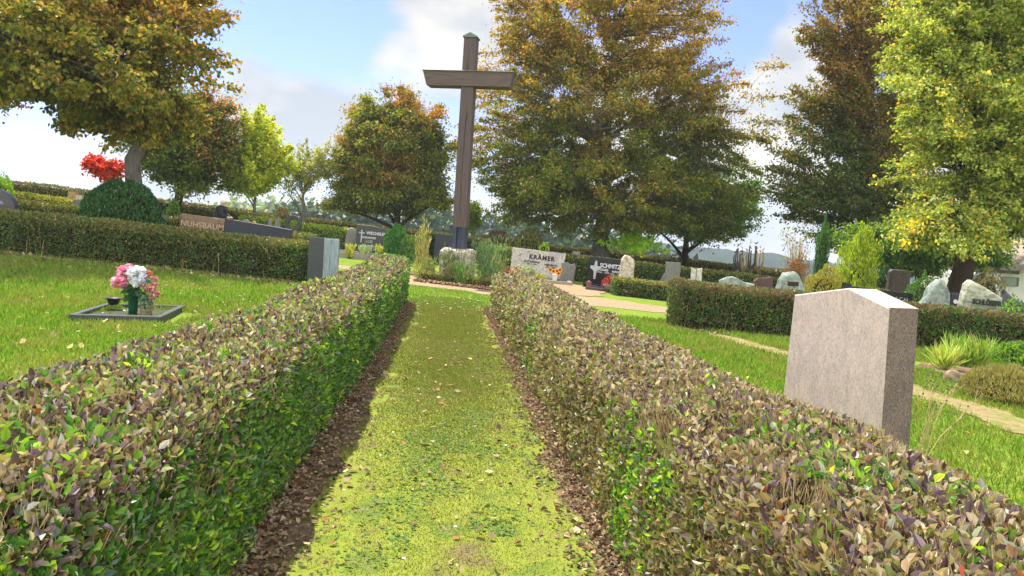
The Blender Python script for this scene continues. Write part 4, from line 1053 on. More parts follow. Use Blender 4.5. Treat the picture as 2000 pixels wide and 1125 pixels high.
tree('linden_tree', 'light yellow green linden with drooping leaf clusters at the right edge', bx_(1866, 565, 20), 20,
     [(1890, 80, 115, 110, 1, 0), (1830, 200, 65, 80, .6, -1), (1930, 250, 115, 110, 1, -1), (1810, 320, 50, 60, .5, 0), (1880, 390, 90, 65, .8, 0), (1980, 380, 80, 90, .8, -1), (1850, 20, 80, 70, .6, 0), (2050, 150, 120, 160, .9, 0), (1960, 470, 60, 25, .3, 0), (2000, -50, 180, 80, .8, 0), (1830, 440, 55, 25, .6, 0), (1850, 440, 80, 45, .8, -1.5), (1930, 430, 60, 40, .6, -1), (2120, 380, 100, 110, .6, 0)], .30, M_BARKD, PR,
     clumps=1100, per=200, leaf=.10, clump_r=.42, elong=1.7, fork=.12, droop=.55, limbs=22, outer=.3, depth=.8, flat=.6, aspect=.8, branch_r=.02, seed=12, group=CT, pal2=[(1, (200, 164, 44)), (1, (180, 156, 54))], pal2_fn=noise_or(.80, 12, 1.2, None, 2))
tree('bushy_tree', 'low dark green tree with several trunks behind the long black stone', bx_(1792, 560, 26), 26,
     [(1790, 480, 80, 40, 1), (1730, 500, 40, 26, .6), (1850, 485, 60, 34, .8), (1690, 480, 50, 34, .6), (1920, 490, 40, 34, .5), (1810, 525, 60, 14, .3)], .16, M_BARKD, [(4, (60, 88, 26)), (3, (84, 110, 36)), (2, (120, 140, 60))], clumps=260, per=190, leaf=.12, clump_r=.34, elong=1, limbs=12, fork=.3, seed=13, group=CT)
tree('small_tree', 'small green tree peeping out right behind the foot of the cross', bx_(925, 455, 35), 35,
     [(925, 425, 17, 22, 1), (905, 440, 12, 14, .4)], .07, M_BARKG, [(4, (84, 100, 32)), (2, (110, 122, 44))], clumps=36, per=110, leaf=.13, clump_r=.24, elong=.8, limbs=6, fork=.2, seed=14, group=CT)
# pollarded trees
for i, (px, h_, lb) in enumerate(((1441, 42, 'leftmost of the knobbly pollarded trees on the far lawn'), (1451, 34, 'slim second pollarded tree, right beside the leftmost'), (1466, 44, 'thick third pollarded tree with crossed stubs'), (1481, 40, 'rightmost leaning pollarded tree on the far lawn'))):
    D = 33.5; p = W(px, 526, D); z0 = Tz(p.x, D); hh = W(px, 526 - h_, D).z - z0 + .05
    r = thing('pollarded_tree', lb, 'pollarded tree', (p.x, D, z0), 0, 'pollarded trees'); rr = random.Random(i + 3)
    b = MB(); b.tube([(0, 0, -.1), (.03, 0, hh * .3), (rr.uniform(-.08, .08), 0, hh * .62)], [.10, .075, .07], 8); b.build('trunk', M_BARKG, r, True)
    b = MB()
    for k in range(5):
        a = k * 1.25 + rr.uniform(-.3, .3); q = rr.uniform(.12, .24); e = hh * rr.uniform(.85, 1.05)
        x1, y1 = q * math.cos(a), q * math.sin(a)
        b.tube([(0, 0, hh * .5), (x1 * .9, y1 * .8, hh * .66), (x1 * 1.1, y1, hh * .74), (x1 * .9, y1, e * .96)], [.05, .035, .03, .028], 6)
        for _ in range(3): b.tube([(x1 * .9, y1, e), (x1 * .9 + rr.uniform(-.1, .1), y1, e + rr.uniform(.04, .14))], [.015, .006], 4)
    b.build('crown', M_TWIG if i % 2 else M_BARKG, r, True)

# ------------------------------------------------------------------ far woods and hills (beyond the hilltop)
def far_wood(name, label, items, leaf, pal, hue=1):
    Vs = []; Cs = []; Fs = []; nv = 0
    for (x, y, r, h, n) in items:
        z0 = Tz(x, y); d = rdir(n); d[:, 2] = np.abs(d[:, 2]) * RNG.uniform(.7, 1.2)
        cl = vn(d[:, 0] * 3 + x, d[:, 1] * 3, d[:, 2] * 3, 2)
        P = d * np.array([r, r, h * .62]) * (.75 + .35 * cl)[:, None] * RNG.uniform(.8, 1.0, (n, 1)); P[:, 2] += h * .3
        low = P[:, 2] < h * .12; P[low, 2] = RNG.uniform(0, h * .6, low.sum())
        P += np.array([x, y, z0])
        A = rdir(n); N = d + rdir(n) * .7
        V, F_, k = leafgeo(P, A, N, leaf * RNG.uniform(.6, 1.3, n), leaf * .8, .1, False)
        Vs.append(V); Fs.append(F_[0] + nv); nv += len(V)
        Cs.append(np.repeat(pick(pal, n, .2) * RNG.uniform(.7, 1.3), k, 0))
    o = npmesh(name, np.concatenate(Vs), [np.concatenate(Fs)], M_TLEAF, col=np.concatenate(Cs)); tag(o, label, kind='stuff'); return o
it = []
rr = random.Random(8)
for i in range(210):
    px = rr.uniform(560, 1330); D = rr.uniform(118, 160); x = hx(px, D)
    rowtop = np.interp(px, [560, 640, 760, 900, 1000, 1150, 1330], [388, 372, 384, 396, 412, 436, 486]) + rr.uniform(-6, 22)
    h = W(px, rowtop, D).z - Tz(x, D); it.append((x, D, rr.uniform(4, 6.5), h, 620))
far_wood('far_wood', 'dark blue green wood in the valley behind the trees', it, 1.35, [(4, (26, 46, 34)), (3, (36, 56, 36)), (2, (50, 64, 40)), (1, (20, 38, 36))])
it = []
for i in range(60):
    px = rr.uniform(330, 640); D = rr.uniform(230, 300); x = hx(px, D)
    rowtop = np.interp(px, [330, 420, 520, 640], [392, 388, 380, 376]) + rr.uniform(-3, 8)
    h = W(px, rowtop, D).z - Tz(x, D); it.append((x, D, rr.uniform(7, 11), h, 500))
far_wood('far_wood', 'pale hazy wood on the left skyline behind the person', it, 2.2, [(4, (70, 92, 60)), (3, (90, 104, 66)), (2, (110, 112, 70))])
M_HILL = noisy('wooded_hill', [(24, 38, 30), (34, 50, 36), (54, 62, 42)], .02, 1.0, 12, .9, .15, spec=0)
xs = np.linspace(-500, 1100, 220); ys = np.linspace(380, 900, 30)
X, Y = np.meshgrid(xs, ys, indexing='ij')
pxx = CX + X / 620 * F; hr = np.interp(pxx, [0, 1250, 1340, 1400, 1460, 1530, 1600, 1800, 2100, 3500], [380, 474, 484, 489, 496, 505, 512, 528, 545, 600])
top_ = CAMH + (CY + 50.6 * -1 + (pxx - CX) * .0612 - hr) / F * 620
u = (Y - 620) / 240
Z = -26 + (top_ + 26) * np.clip(1 - u ** 2, 0, 1) + (vn(X * .05, Y * .05, X * 0, 3) - .5) * 6 + (vn(X * .2, Y * .1, X * 0, 5) - .5) * 3
V = np.stack([X, Y, Z], -1).reshape(-1, 3); nyy = len(ys); ii = np.arange(len(xs) - 1)[:, None] * nyy + np.arange(nyy - 1)[None]
o = npmesh('hills', V, [np.stack([ii, ii + nyy, ii + nyy + 1, ii + 1], -1).reshape(-1, 4)], M_HILL, smooth=True); tag(o, 'low wooded hills on the right skyline', kind='structure')

GAIN[0] = 1.6
# ================================================================== SHRUBS
SG = 'shrubs and garden plants'
P_EV = [(4, (44, 82, 36)), (4, (34, 68, 32)), (2, (62, 98, 44)), (1, (88, 116, 60))]
shrub('evergreen_bush', 'large dome shaped dark evergreen bush with glossy leaves at the left', 'bush', 238, 430, 18.8, 160, 72, P_EV, 9000, .085, 'dome', shell=.16, wob=.10, group=SG, aspect=.42, near=True)
shrub('light_green_bush', 'light green bush at the left edge above the arched stone', 'bush', -4, 400, 23, 66, 54, P_FRESH, 2500, .08, 'dome', group=SG)
shrub('conifer_bush', 'small clipped conifer right of the metal lanterns', 'bush', 338, 425, 24, 28, 32, P_GREEN + P_DARKH, 1600, .08, 'dome', group=SG, wob=.1)
shrub('brown_bush', 'round brown twiggy bush before the boundary hedge at the left', 'bush', 550, 440, 35, 40, 32, P_BROWNRIM, 1800, .11, 'dome', group=SG, wob=.12)
shrub('topiary_dome', 'brown clipped dome bush right of the cross', 'bush', 970, 484, 33, 80, 31, [(4, (92, 68, 42)), (3, (76, 62, 38)), (2, (96, 84, 46))], 3600, .10, 'dome', group=SG, wob=.05, shell=.1)
shrub('topiary_dome', 'olive green clipped ball bush behind the pale marble stone', 'bush', 1031, 492, 33, 68, 43, [(4, (112, 112, 54)), (3, (92, 100, 44)), (1, (130, 120, 66))], 3600, .10, 'dome', group=SG, wob=.07, shell=.1)
shrub('topiary_ball', 'tiny lime green ball bush on the hedge line behind the marble stone', 'bush', 1062, 494, 31.5, 25, 18, [(4, (150, 184, 50)), (2, (130, 168, 44))], 900, .08, 'ball', group=SG, wob=.06)
shrub('dwarf_conifer', 'dark green dwarf conifer before the right end of the curved dark stone', 'bush', 770, 512, 28.2, 42, 64, [(4, (52, 100, 36)), (3, (40, 84, 34)), (1, (84, 130, 50))], 4200, .09, 'dome', group=SG, wob=.3, upr=.6)
shrub('green_shrub', 'round leafy shrub on the right of the dwarf conifer', 'bush', 792, 510, 28.0, 30, 44, P_GREEN, 1800, .09, 'dome', group=SG, wob=.2)
shrub('yellow_grass_tuft', 'yellow green tuft left of the dwarf conifer', 'plant', 742, 509, 28.4, 20, 22, P_YELL, 500, .22, 'vase', group=SG, aspect=.1, upr=1, core=False)
shrub('lavender_plant', 'silvery lavender tuft at the foot of the dark curved stone', 'plant', 712, 509, 28.8, 26, 24, [(3, (150, 160, 128)), (2, (120, 136, 100))], 500, .2, 'vase', group=SG, aspect=.1, upr=1, core=False)
shrub('yellow_leaf_plant', 'pale yellow leafy plant beside the bright hedge end', 'plant', 683, 510, 28.6, 16, 28, P_YELL, 350, .16, 'vase', group=SG, aspect=.3, upr=.8, core=False)
shrub('tall_dry_plant', 'tall dry feathery plant at the end of the left path hedge', 'plant', 824, 528, 21.6, 26, 82, [(3, (150, 138, 84)), (3, (128, 128, 70)), (2, (104, 116, 56))], 1100, .12, 'column', group=SG, aspect=.18, upr=.9, core=False, wob=.5, stems=16, stem_mat=M_TWIG)
for px, py, w_, h_, D, pl, lb in ((880, 545, 52, 50, 20.9, [(3, (66, 84, 46)), (3, (84, 100, 52)), (1, (70, 50, 44))], 'bushy shrub with dark upright tips left of the stone block'), (952, 548, 66, 74, 21.2, [(3, (96, 122, 76)), (3, (74, 104, 60)), (1, (120, 140, 92))], 'grey green rosemary like shrub right of the stone block'),
                              (905, 552, 44, 34, 20.6, P_GREEN, 'low green shrub before the stone block'), (838, 545, 30, 34, 21.2, P_FRESH + P_OLIVE, 'small yellow green plant at the left of the cross bed'), (975, 545, 34, 40, 21.5, P_GREEN + P_OLIVE, 'small leafy shrub at the right end of the cross bed')):
    shrub('flowering_shrub', lb, 'shrub', px, py, D, w_, h_, pl, int(w_ * h_ * .55), .1, 'vase', group=SG, aspect=.22, upr=1.0, core=False, wob=.45, stems=22, shell=.8, stem_mat=M_TWIG)
shrub('golden_conifer', 'bright yellow green golden conifer behind the long black stone', 'conifer', 1672, 568, 22, 118, 98, [(4, (158, 166, 30)), (3, (136, 152, 30)), (3, (92, 118, 28)), (1, (180, 184, 56))], 9000, .12, 'cone', group=SG, wob=.42, upr=.8, aspect=.3, shell=.3)
shrub('columnar_conifer', 'narrow upright green conifer left of the golden conifer', 'conifer', 1601, 560, 26, 26, 118, [(4, (72, 110, 48)), (3, (58, 92, 42))], 3500, .12, 'column', group=SG, wob=.25, upr=.9, aspect=.25)
shrub('yellow_shrub', 'yellow leaved shrub right of the rounded boulder stone', 'shrub', 1608, 575, 20.5, 74, 44, [(4, (140, 132, 48)), (3, (118, 122, 46)), (2, (136, 108, 50))], 3200, .08, 'dome', group=SG, wob=.3)
shrub('rust_shrub', 'rusty orange shrub behind the rounded boulder stone', 'shrub', 1556, 560, 27, 60, 52, [(3, (160, 104, 66)), (3, (140, 112, 70)), (2, (176, 130, 90))], 1600, .09, 'dome', group=SG, wob=.3, core=False, shell=.7, stems=20)
shrub('bare_shrub', 'pale thinly leaved shrub against the sky left of the columnar conifer', 'shrub', 1550, 555, 27.5, 66, 112, [(3, (168, 170, 110)), (2, (140, 150, 90)), (1, (180, 120, 90))], 900, .09, 'vase', group=SG, wob=.3, core=False, shell=.8, stems=60, stem_mat=M_TWIG, stem_r=.012)
shrub('dark_bush', 'dark green bush between the golden conifer and the brown stone', 'bush', 1722, 570, 24, 50, 44, P_EV, 2200, .09, 'dome', group=SG)
shrub('hedge_bush', 'round green bush between the dark brown stone and the peaked stone', 'bush', 1800, 580, 20, 70, 34, P_GREEN, 2400, .08, 'dome', group=SG)
shrub('rust_bush', 'wide brownish bush before the white building', 'bush', 1925, 575, 24, 74, 40, P_BROWNRIM + P_OLIVE, 2200, .09, 'dome', group=SG)
shrub('leafy_plant', 'fresh green leafy plants before the dark peaked slab at the right edge', 'plant', 1975, 612, 14.9, 60, 24, P_FRESH + P_GREEN, 900, .07, 'dome', group=SG, core=False, shell=.6)
# right planting bed
def pl_at(px, py): q = G(px, py); return q.y
shrub('daylily_clump', 'arching light green daylily clump in the bed at the right', 'plant', 1890, 716, pl_at(1890, 716), 92, 32, [(4, (120, 142, 56)), (3, (104, 128, 46)), (2, (150, 156, 84))], 520, .28, 'vase', group=SG, aspect=.055, upr=.5, core=False, shell=.9, stems=3)
shrub('daylily_clump', 'smaller pale daylily tuft left of the arching clump', 'plant', 1845, 724, pl_at(1845, 724), 46, 28, [(4, (150, 166, 80)), (3, (150, 150, 80))], 260, .24, 'vase', group=SG, aspect=.06, upr=.4, core=False, shell=.9, stems=3)
shrub('leafy_shrub', 'dark leafy low shrub beside the rock at the right edge', 'shrub', 1985, 716, pl_at(1985, 716), 80, 44, P_GREEN + P_FRESH, 2600, .05, 'dome', group=SG, near=True)
shrub('heather_shrub', 'wide olive brown heather mound at the right edge', 'shrub', 1962, 782, pl_at(1962, 782), 150, 62, [(4, (136, 122, 76)), (3, (116, 110, 62)), (3, (104, 112, 56)), (2, (152, 136, 92))], 9000, .04, 'dome', group=SG, wob=.18, aspect=.25, upr=.8)
def boulder(label, px, py, D, w_, h_, mat, seed):
    p = W(px, py, D); z0 = Tz(p.x, D); w = w_ / F * D; h = h_ / F * D
    r = thing('boulder', label, 'rock', (p.x, D, z0), .3, 'natural rocks in the bed')
    n, m = 26, 12; V = []; Fs = []
    for i in range(m + 1):
        a = math.pi / 2 * i / m
        for k in range(n):
            t = 2 * math.pi * k / n; V.append((w / 2 * math.cos(t) * math.cos(a), w * .42 * math.sin(t) * math.cos(a), h * math.sin(a) * 1.0))
    A = np.array(V); d = .35 * (vn(A[:, 0] * 4 + 9, A[:, 1] * 4, A[:, 2] * 5, seed) - .5) + .12 * (vn(A[:, 0] * 14 + 9, A[:, 1] * 14, A[:, 2] * 14, seed) - .5)
    A = A * (1 + d[:, None]); A[A[:, 2] < .01, 2] = -.06
    for i in range(m):
        for k in range(n): Fs.append((i * n + k, i * n + (k + 1) % n, (i + 1) * n + (k + 1) % n, (i + 1) * n + k))
    b = MB(); b.add([Vector(a) for a in A], Fs); b.build('rock', mat, r, True); return r
S_ROCK = granite('sandy_rock', (116, 98, 76), (150, 132, 108), (178, 160, 136), 5, .9, .9, spec=.2, bump=.9)
boulder('large sandy rock at the right edge above the heather mound', 2000, 694, pl_at(2000, 700) + .2, 92, 40, S_ROCK, 1)
boulder('small rounded rock below the daylily clump', 1860, 742, pl_at(1860, 746), 40, 22, S_ROCK, 2)
boulder('flat upper rock leaning on the large sandy rock', 2020, 676, pl_at(2000, 690) + .5, 60, 36, S_ROCK, 3)
# dry seed heads next to the pink headstone
p = G(1790, 905); r = thing('dry_seed_plant', 'dry pale stalks with dark seed heads right of the pink headstone', 'plant', (p.x, p.y, Tz(p.x, p.y)), 0, SG)
b = MB(); b2 = MB(); rr = random.Random(5)
for i in range(10):
    x1 = rr.uniform(-.05, .36); h1 = rr.uniform(.3, .6); y1 = rr.uniform(-.15, .2); x0_ = rr.uniform(-.04, .08)
    pts = [(x0_, y1 * .3, 0), (x0_ + x1 * .4, y1 * .6, h1 * .55), (x0_ + x1, y1, h1)]
    b.tube(pts, [.0032, .0026, .0018], 4)
    for _ in range(3):
        q = Vector(pts[2]); e = q + Vector((rr.uniform(-.05, .06), rr.uniform(-.05, .05), rr.uniform(-.02, .07))); m_ = Vector(pts[1]).lerp(q, rr.uniform(.6, 1)); b.tube([m_, e], [.0018, .0014], 4)
        for c_ in (e,): b2.lathe([(.001, -.008), (.007, -.003), (.008, .004), (.002, .01)], c_.x, c_.y, c_.z, 6)
b.build('stems', M_TWIG, r); b2.build('seed_heads', noisy('seed_head', [(84, 74, 66), (120, 108, 96)], 30, .9), r)

GAIN[0] = .95
# ================================================================== GRASS, LEAVES
def dens_y(n, y0, y1, xl, xr, pw=1.2, ref=4.0):
    y = RNG.uniform(y0, y1, n * 3); keep = RNG.uniform(0, 1, len(y)) < np.clip((ref / y) ** pw, 0, 1) * np.clip((xr(y) - xl(y)) / 14, 0, 1); y = y[keep]
    x = RNG.uniform(0, 1, len(y)) * (xr(y) - xl(y)) + xl(y); return x[:n], y[:n]
lines = [([(p.x, p.y) for p in wt], .26), ([(p.x, p.y) for p in bed], .7), ([(p.x, p.y) for p in gp] + [(9.0, 16.2)], 1.0), ([(.2, 20.5), (1.2, 22.6), (1.9, 25.4), (3.2, 26)], 1.4)]
def clear(x, y):
    ok = np.ones(len(x), bool)
    for pts, d in lines:
        for a, b_ in zip(pts[:-1], pts[1:]):
            ax_, ay_ = a; vx, vy = b_[0] - ax_, b_[1] - ay_; t = np.clip(((x - ax_) * vx + (y - ay_) * vy) / (vx * vx + vy * vy), 0, 1)
            ok &= np.hypot(x - ax_ - t * vx, y - ay_ - t * vy) > d * (.8 + .5 * vn(x * 3, y * 3, x * 0, 2)) + RNG.uniform(-.08, .03, len(x))
    # kerb frame in the left lawn
    return ok & ~((np.abs(x + 5.1) < .62) & (np.abs(y - 10.4) < .62))
P_GR = [(5, (120, 156, 50)), (4, (104, 142, 44)), (3, (138, 164, 62)), (1, (168, 168, 84)), (1, (84, 116, 34))]
P_GR2 = [(4, (136, 156, 62)), (3, (152, 154, 84)), (2, (116, 146, 50)), (1, (160, 146, 100))]
x, y = dens_y(170000, 2.5, 17.5, lambda y: -.80 * y - 1.5, lambda y: -1.5 - .085 * y, 1.1, 6); k = clear(x, y); x, y = x[k], y[k]
blades('lawn_grass', onground(x, y, -.004), np.maximum(.02, .05 * RNG.uniform(.5, 1.5, len(x))) * np.clip(y / 7, .9, 1.6), 0, .007 * np.clip(y / 6, .8, 2.4), P_GR, 'short sunlit lawn grass on the left', patch=P_GR2)
x, y = dens_y(120000, 2.5, 15.5, lambda y: 1.72 - .085 * y, lambda y: .80 * y + 1.5, 1.1, 6); k = clear(x, y); x, y = x[k], y[k]
blades('lawn_grass', onground(x, y, -.004), np.maximum(.02, .05 * RNG.uniform(.5, 1.5, len(x))) * np.clip(y / 7, .9, 1.6), 0, .007 * np.clip(y / 6, .8, 2.4), P_GR, 'short sunlit lawn grass on the right', patch=P_GR2)
x, y = dens_y(60000, 14.5, 18.6, lambda y: -1.0 - .09 * y, lambda y: 1.6 + 0 * y, 0, 6); k = clear(x, y); x, y = x[k], y[k]
blades('lawn_grass', onground(x[:14000], y[:14000], .0), .035, .06, .012, P_GR, 'bright grass at the far end of the mossy path')
P_MS = [(4, (126, 138, 52)), (4, (130, 140, 64)), (4, (106, 126, 52)), (3, (148, 142, 98)), (1.5, (114, 100, 70))]
P_MS2 = [(4, (152, 146, 98)), (3, (120, 128, 60)), (2, (104, 130, 56)), (1, (160, 146, 100))]
n = 210000; y = 2.2 + 14 * RNG.uniform(0, 1, n) ** 1.35; xc = RNG.normal(0, .40, n); x = .06 - .085 * y + xc; k = np.abs(xc) < .66 + .5 * (vn(x * 5, y * 5, x * 0, 1) - .5); x, y = x[k], y[k]
blades('moss', onground(x, y, .010), RNG.uniform(.006, .022, len(x)) * np.clip(y / 5, .8, 1.6), 0, .0045 * np.clip(y / 4, .7, 2.5), P_MS, 'yellow green moss and sparse grass on the path', lean=.9, patch=P_MS2)
# small weeds
n = 9000; y = 2.2 + 10 * RNG.uniform(0, 1, n) ** 1.5; x = .16 - .085 * y + RNG.normal(0, .30, n); g = vn(x * 4, y * 2.4, x * 0, 7); k = g > .52; x, y = x[k], y[k]; n = len(x)
P = onground(x, y, .016); A = rdir(n); A[:, 2] = np.abs(A[:, 2]) * .35; N = rdir(n) * .35 + np.array([0, 0, 1])
V, Fs, kk = leafgeo(P, A, N, RNG.uniform(.014, .034, n), .016, .1, True); o = npmesh('weeds', V, Fs, M_GRASS, col=np.repeat(pick([(3, (100, 134, 56)), (2, (120, 150, 72)), (1, (84, 118, 60))], n), kk, 0)); tag(o, 'small clover and weed leaves in the moss', kind='stuff')
# litter along the hedges
def litter(name, label, x, y, L0, L1, pal, lift=.012):
    n = len(x); P = onground(x, y, lift); P[:, 2] += RNG.uniform(0, .015, n); A = rdir(n); A[:, 2] *= .25; N = rdir(n) * .55 + np.array([0, 0, 1])
    Lh = RNG.uniform(L0, L1, n); V, Fs, kk = leafgeo(P, A, N, Lh, Lh * RNG.uniform(.4, .8, n), .25, True, RNG.uniform(-.2, .3)); o = npmesh(name, V, Fs, M_LITTER, col=np.repeat(pick(pal, n, .25), kk, 0)); tag(o, label, kind='stuff')
P_LIT = [(4, (140, 118, 90)), (3, (114, 90, 68)), (3, (170, 148, 116)), (1.5, (92, 72, 56)), (1.5, (178, 158, 126)), (.3, (146, 92, 58)), (.5, (140, 140, 60))]
n = 13000; y = 2.0 + 13 * RNG.uniform(0, 1, n) ** 1.5; sd = RNG.choice([-1, 1], n); off_ = RNG.exponential(.085, n)
x = np.where(sd < 0, hx_in_l(y) - .06 + off_, hx_in_r(y) + .06 - off_)
litter('leaf_litter', 'brown dead leaves on the soil along both path hedges', x, y, .014, .042, P_LIT)
n = 380; y = 2.2 + 12 * RNG.uniform(0, 1, n) ** 1.4; x = .04 - .085 * y + RNG.uniform(-.7, .7, n)
litter('fallen_leaves', 'scattered fallen leaves on the mossy path', x, y, .02, .06, P_LIT + [(2, (176, 120, 70)), (2, (190, 170, 120))], .025)
n = 3600; x = RNG.uniform(-13, -4.2, n); y = 16.6 + (x + 12) * -.07 - RNG.exponential(.22, n); litter('leaf_litter', 'reddish brown dead leaves at the foot of the long dark hedge', x, y, .05, .11, P_LIT, .02)
n = 1500; x = RNG.uniform(3, 11, n); y = 13.68 - RNG.exponential(.16, n); litter('leaf_litter', 'dead leaves at the foot of the clipped hedge on the right', x, y, .03, .07, P_LIT, .02)
n = 2600; s_ = RNG.uniform(-1.9, .05, n); litter('leaf_litter', 'brown leaves along the front of the cross bed', hx(975, 20) + s_ * 1.2, 19.75 + RNG.normal(0, .13, n) - s_ * .2, .04, .09, P_LIT + [(4, (150, 96, 70))], .035)
x, y = dens_y(300, 6, 16.8, lambda y: -.75 * y, lambda y: -2 - .085 * y, 0, 6); litter('fallen_leaves', 'yellowish fallen leaves scattered over the left lawn', x, y, .05, .11, [(4, (170, 166, 96)), (3, (156, 136, 86)), (1, (140, 104, 60))], .03)
x, y = dens_y(120, 5, 13.5, lambda y: 2 + 0 * y, lambda y: .75 * y, 0, 6); litter('fallen_leaves', 'few fallen leaves on the right lawn', x, y, .03, .07, [(4, (190, 180, 100)), (3, (176, 150, 90))], .035)
def daisies(label, x, y, s):
    n = len(x); b = []; P = onground(x, y, .05); k = 6
    Pr = np.repeat(P, k, 0); an = np.tile(np.arange(k) * 2 * math.pi / k, n); A = np.stack([np.cos(an), np.sin(an), .25 + 0 * an], 1)
    V, Fs, kk = leafgeo(Pr, A, np.tile([0, 0, 1.0], (n * k, 1)), s * .5, s * .4, 0, False); o = npmesh('daisies', V, Fs, M_PETAL, col=np.tile(lin((232, 232, 226)), (len(V), 1))); tag(o, label, kind='stuff')
x = hx(480, 12) + RNG.normal(0, 1.2, 110); y = 12.6 + RNG.normal(0, 1.5, 110); daisies('small white daisies in the grass behind the flower vases', x, y, .045)
x = -.085 * 16 + RNG.uniform(-.9, 1, 60); y = RNG.uniform(13.5, 17.5, 60); daisies('white daisies at the far end of the mossy path', x, y, .04)
x = RNG.uniform(-.5, .5, 14); y = RNG.uniform(2.6, 9, 14); daisies('few white daisies in the moss', x - .085 * y, y, .022)

GAIN[0] = 1.0
# ================================================================== FLOWERS IN THE LEFT LAWN
def bloom(name, parent, c, r, pal, layers=6, per=11, squash=.9, label=None):
    c = np.array(c); P = []; A = []; N = []; L = []; Wd = []
    for l in range(layers):
        t = l / (layers - 1)   # 0 centre .. 1 outer
        for k in range(int(4 + (per - 4) * t)):
            an = 2 * math.pi * (k / int(4 + (per - 4) * t)) + l * 1.7 + RNG.uniform(-.2, .2); el = math.radians(88 - 88 * t + RNG.uniform(-12, 12))
            d = np.array([math.cos(an) * math.cos(el), math.sin(an) * math.cos(el), math.sin(el)])
            P.append(c + d * r * .12 + np.array([0, 0, -r * .35 * (1 - t)])); A.append(d + np.array([0, 0, .25])); N.append(np.array([-math.cos(an) * math.sin(el), -math.sin(an) * math.sin(el), math.cos(el)])); L.append(r * (.75 + .3 * t) * RNG.uniform(.85, 1.1)); Wd.append(r * (.5 + .35 * t) * RNG.uniform(.8, 1.2))
    # extra petals over the whole ball, for a full head
    m = layers * per; d = rdir(m); d[:, 2] = d[:, 2] * .8 + .1
    for q in range(m):
        P.append(c + d[q] * r * .62); A.append(np.cross(d[q], RNG.normal(size=3)) + d[q] * .55); N.append(d[q]); L.append(r * .52); Wd.append(r * .5)
    P, A, N = map(np.array, (P, A, N)); P[:, 2] = c[2] + (P[:, 2] - c[2]) * squash
    V, Fs, k = leafgeo(P, A, N, np.array(L), np.array(Wd), .28, True, -.18)
    o = npmesh(name, V, Fs, M_PETAL, parent, np.repeat(pick(pal, len(P), .1), k, 0), smooth=False)
    if label: o['label'] = label
    return o
VD = 10.35
p = W(259, 620, VD); vx, vz = p.x, Tz(p.x, VD) + .0
M_GRNPLAST = noisy('green_plastic', [(14, 66, 46), (22, 84, 58)], 6, .35)
M_GLASS = bpy.data.materials.new('amber_glass'); M_GLASS.use_nodes = True
_b = M_GLASS.node_tree.nodes['Principled BSDF']; _b.inputs['Base Color'].default_value = (.62, .55, .30, 1); _b.inputs['Transmission Weight'].default_value = .75; _b.inputs['Roughness'].default_value = .12
v = thing('flower_vase', 'dark green plastic grave vase holding the pink and white peonies', 'vase', (vx, VD, vz), 0, 'vases inside the kerb frame')
b = MB(); b.lathe([(.05, 0), (.056, .02), (.068, .30), (.074, .315), (.074, .33), (.066, .33), (.058, .06), (.0, .05)], n=28); b.build('vase_body', M_GRNPLAST, v, True)
bq = thing('bouquet', 'bouquet of big pink and white silk peonies in the dark green vase', 'bouquet', (vx, VD, vz + .3), 0, 'bouquets in the vases')
P_PINK = [(3, (236, 140, 172)), (3, (244, 180, 200)), (1.5, (226, 96, 136)), (2, (248, 210, 220))]
P_WH = [(4, (236, 236, 240)), (2, (226, 230, 240))]
def rel(px, py, D, o0): q = W(px, py, D); return (q.x - o0[0], D - o0[1], q.z - o0[2])
o0 = (vx, VD, vz + .3)
bl = [((233, 552), VD - .05, .125, P_PINK), ((243, 531), VD + .06, .12, P_PINK), ((252, 521), VD + .14, .06, P_PINK), ((268, 535), VD - .04, .15, P_WH), ((270, 552), VD - .1, .11, P_WH)]
b = MB()
for (px, py), D, r_, pl in bl:
    c = rel(px, py, D, o0); bloom('bloom', bq, c, r_ * .92, pl)
    b.tube([(0, 0, -.12), (c[0] * .3, c[1] * .3, c[2] * .4), (c[0], c[1], c[2] - r_ * .4)], [.005, .004, .004], 5)
b.build('stems', noisy('flower_stem', [(40, 84, 30), (60, 104, 44)], 10, .7), bq, True)
n = 46; P = RNG.normal(0, .05, (n, 3)) + np.array([.0, -.01, .06]); A = rdir(n) + np.array([0, -.2, .1]); V, Fs, k = leafgeo(P, A, rdir(n) + np.array([0, 0, .8]), .12, .05, .2, True, .3)
npmesh('leaves', V, Fs, M_LEAF, bq, np.repeat(pick([(3, (44, 92, 44)), (2, (64, 110, 60))], n), k, 0))
gx = W(285, 622, VD - .05); gz = Tz(gx.x, VD - .05)
v = thing('glass_vase', 'ribbed amber glass vase holding the dusty pink roses', 'vase', (gx.x, VD - .05, gz), 0, 'vases inside the kerb frame')
b = MB(); pr = []
for i in range(20): z = i / 19 * .245; pr.append((.072 + .004 * math.sin(i * 1.7) + .014 * (i / 19), z))
b.lathe([(.0, 0)] + pr + [(pr[-1][0] - .004, .245), (.068, .03), (0, .02)], n=28); b.build('vase_body', M_GLASS, v, True)
b = MB(); b.lathe([(0, .024), (.062, .026), (.066, .12), (0, .12)], n=20); b.build('filling', noisy('vase_filling', [(150, 130, 60), (176, 160, 96)], 30, .6), v, True)
o1 = (gx.x, VD - .05, gz + .24); bq = thing('bouquet', 'bouquet of small dusty pink roses in the amber glass vase', 'bouquet', o1, 0, 'bouquets in the vases')
P_RO = [(3, (210, 150, 146)), (3, (196, 120, 122)), (3, (226, 182, 176)), (1, (160, 76, 84))]
b = MB()
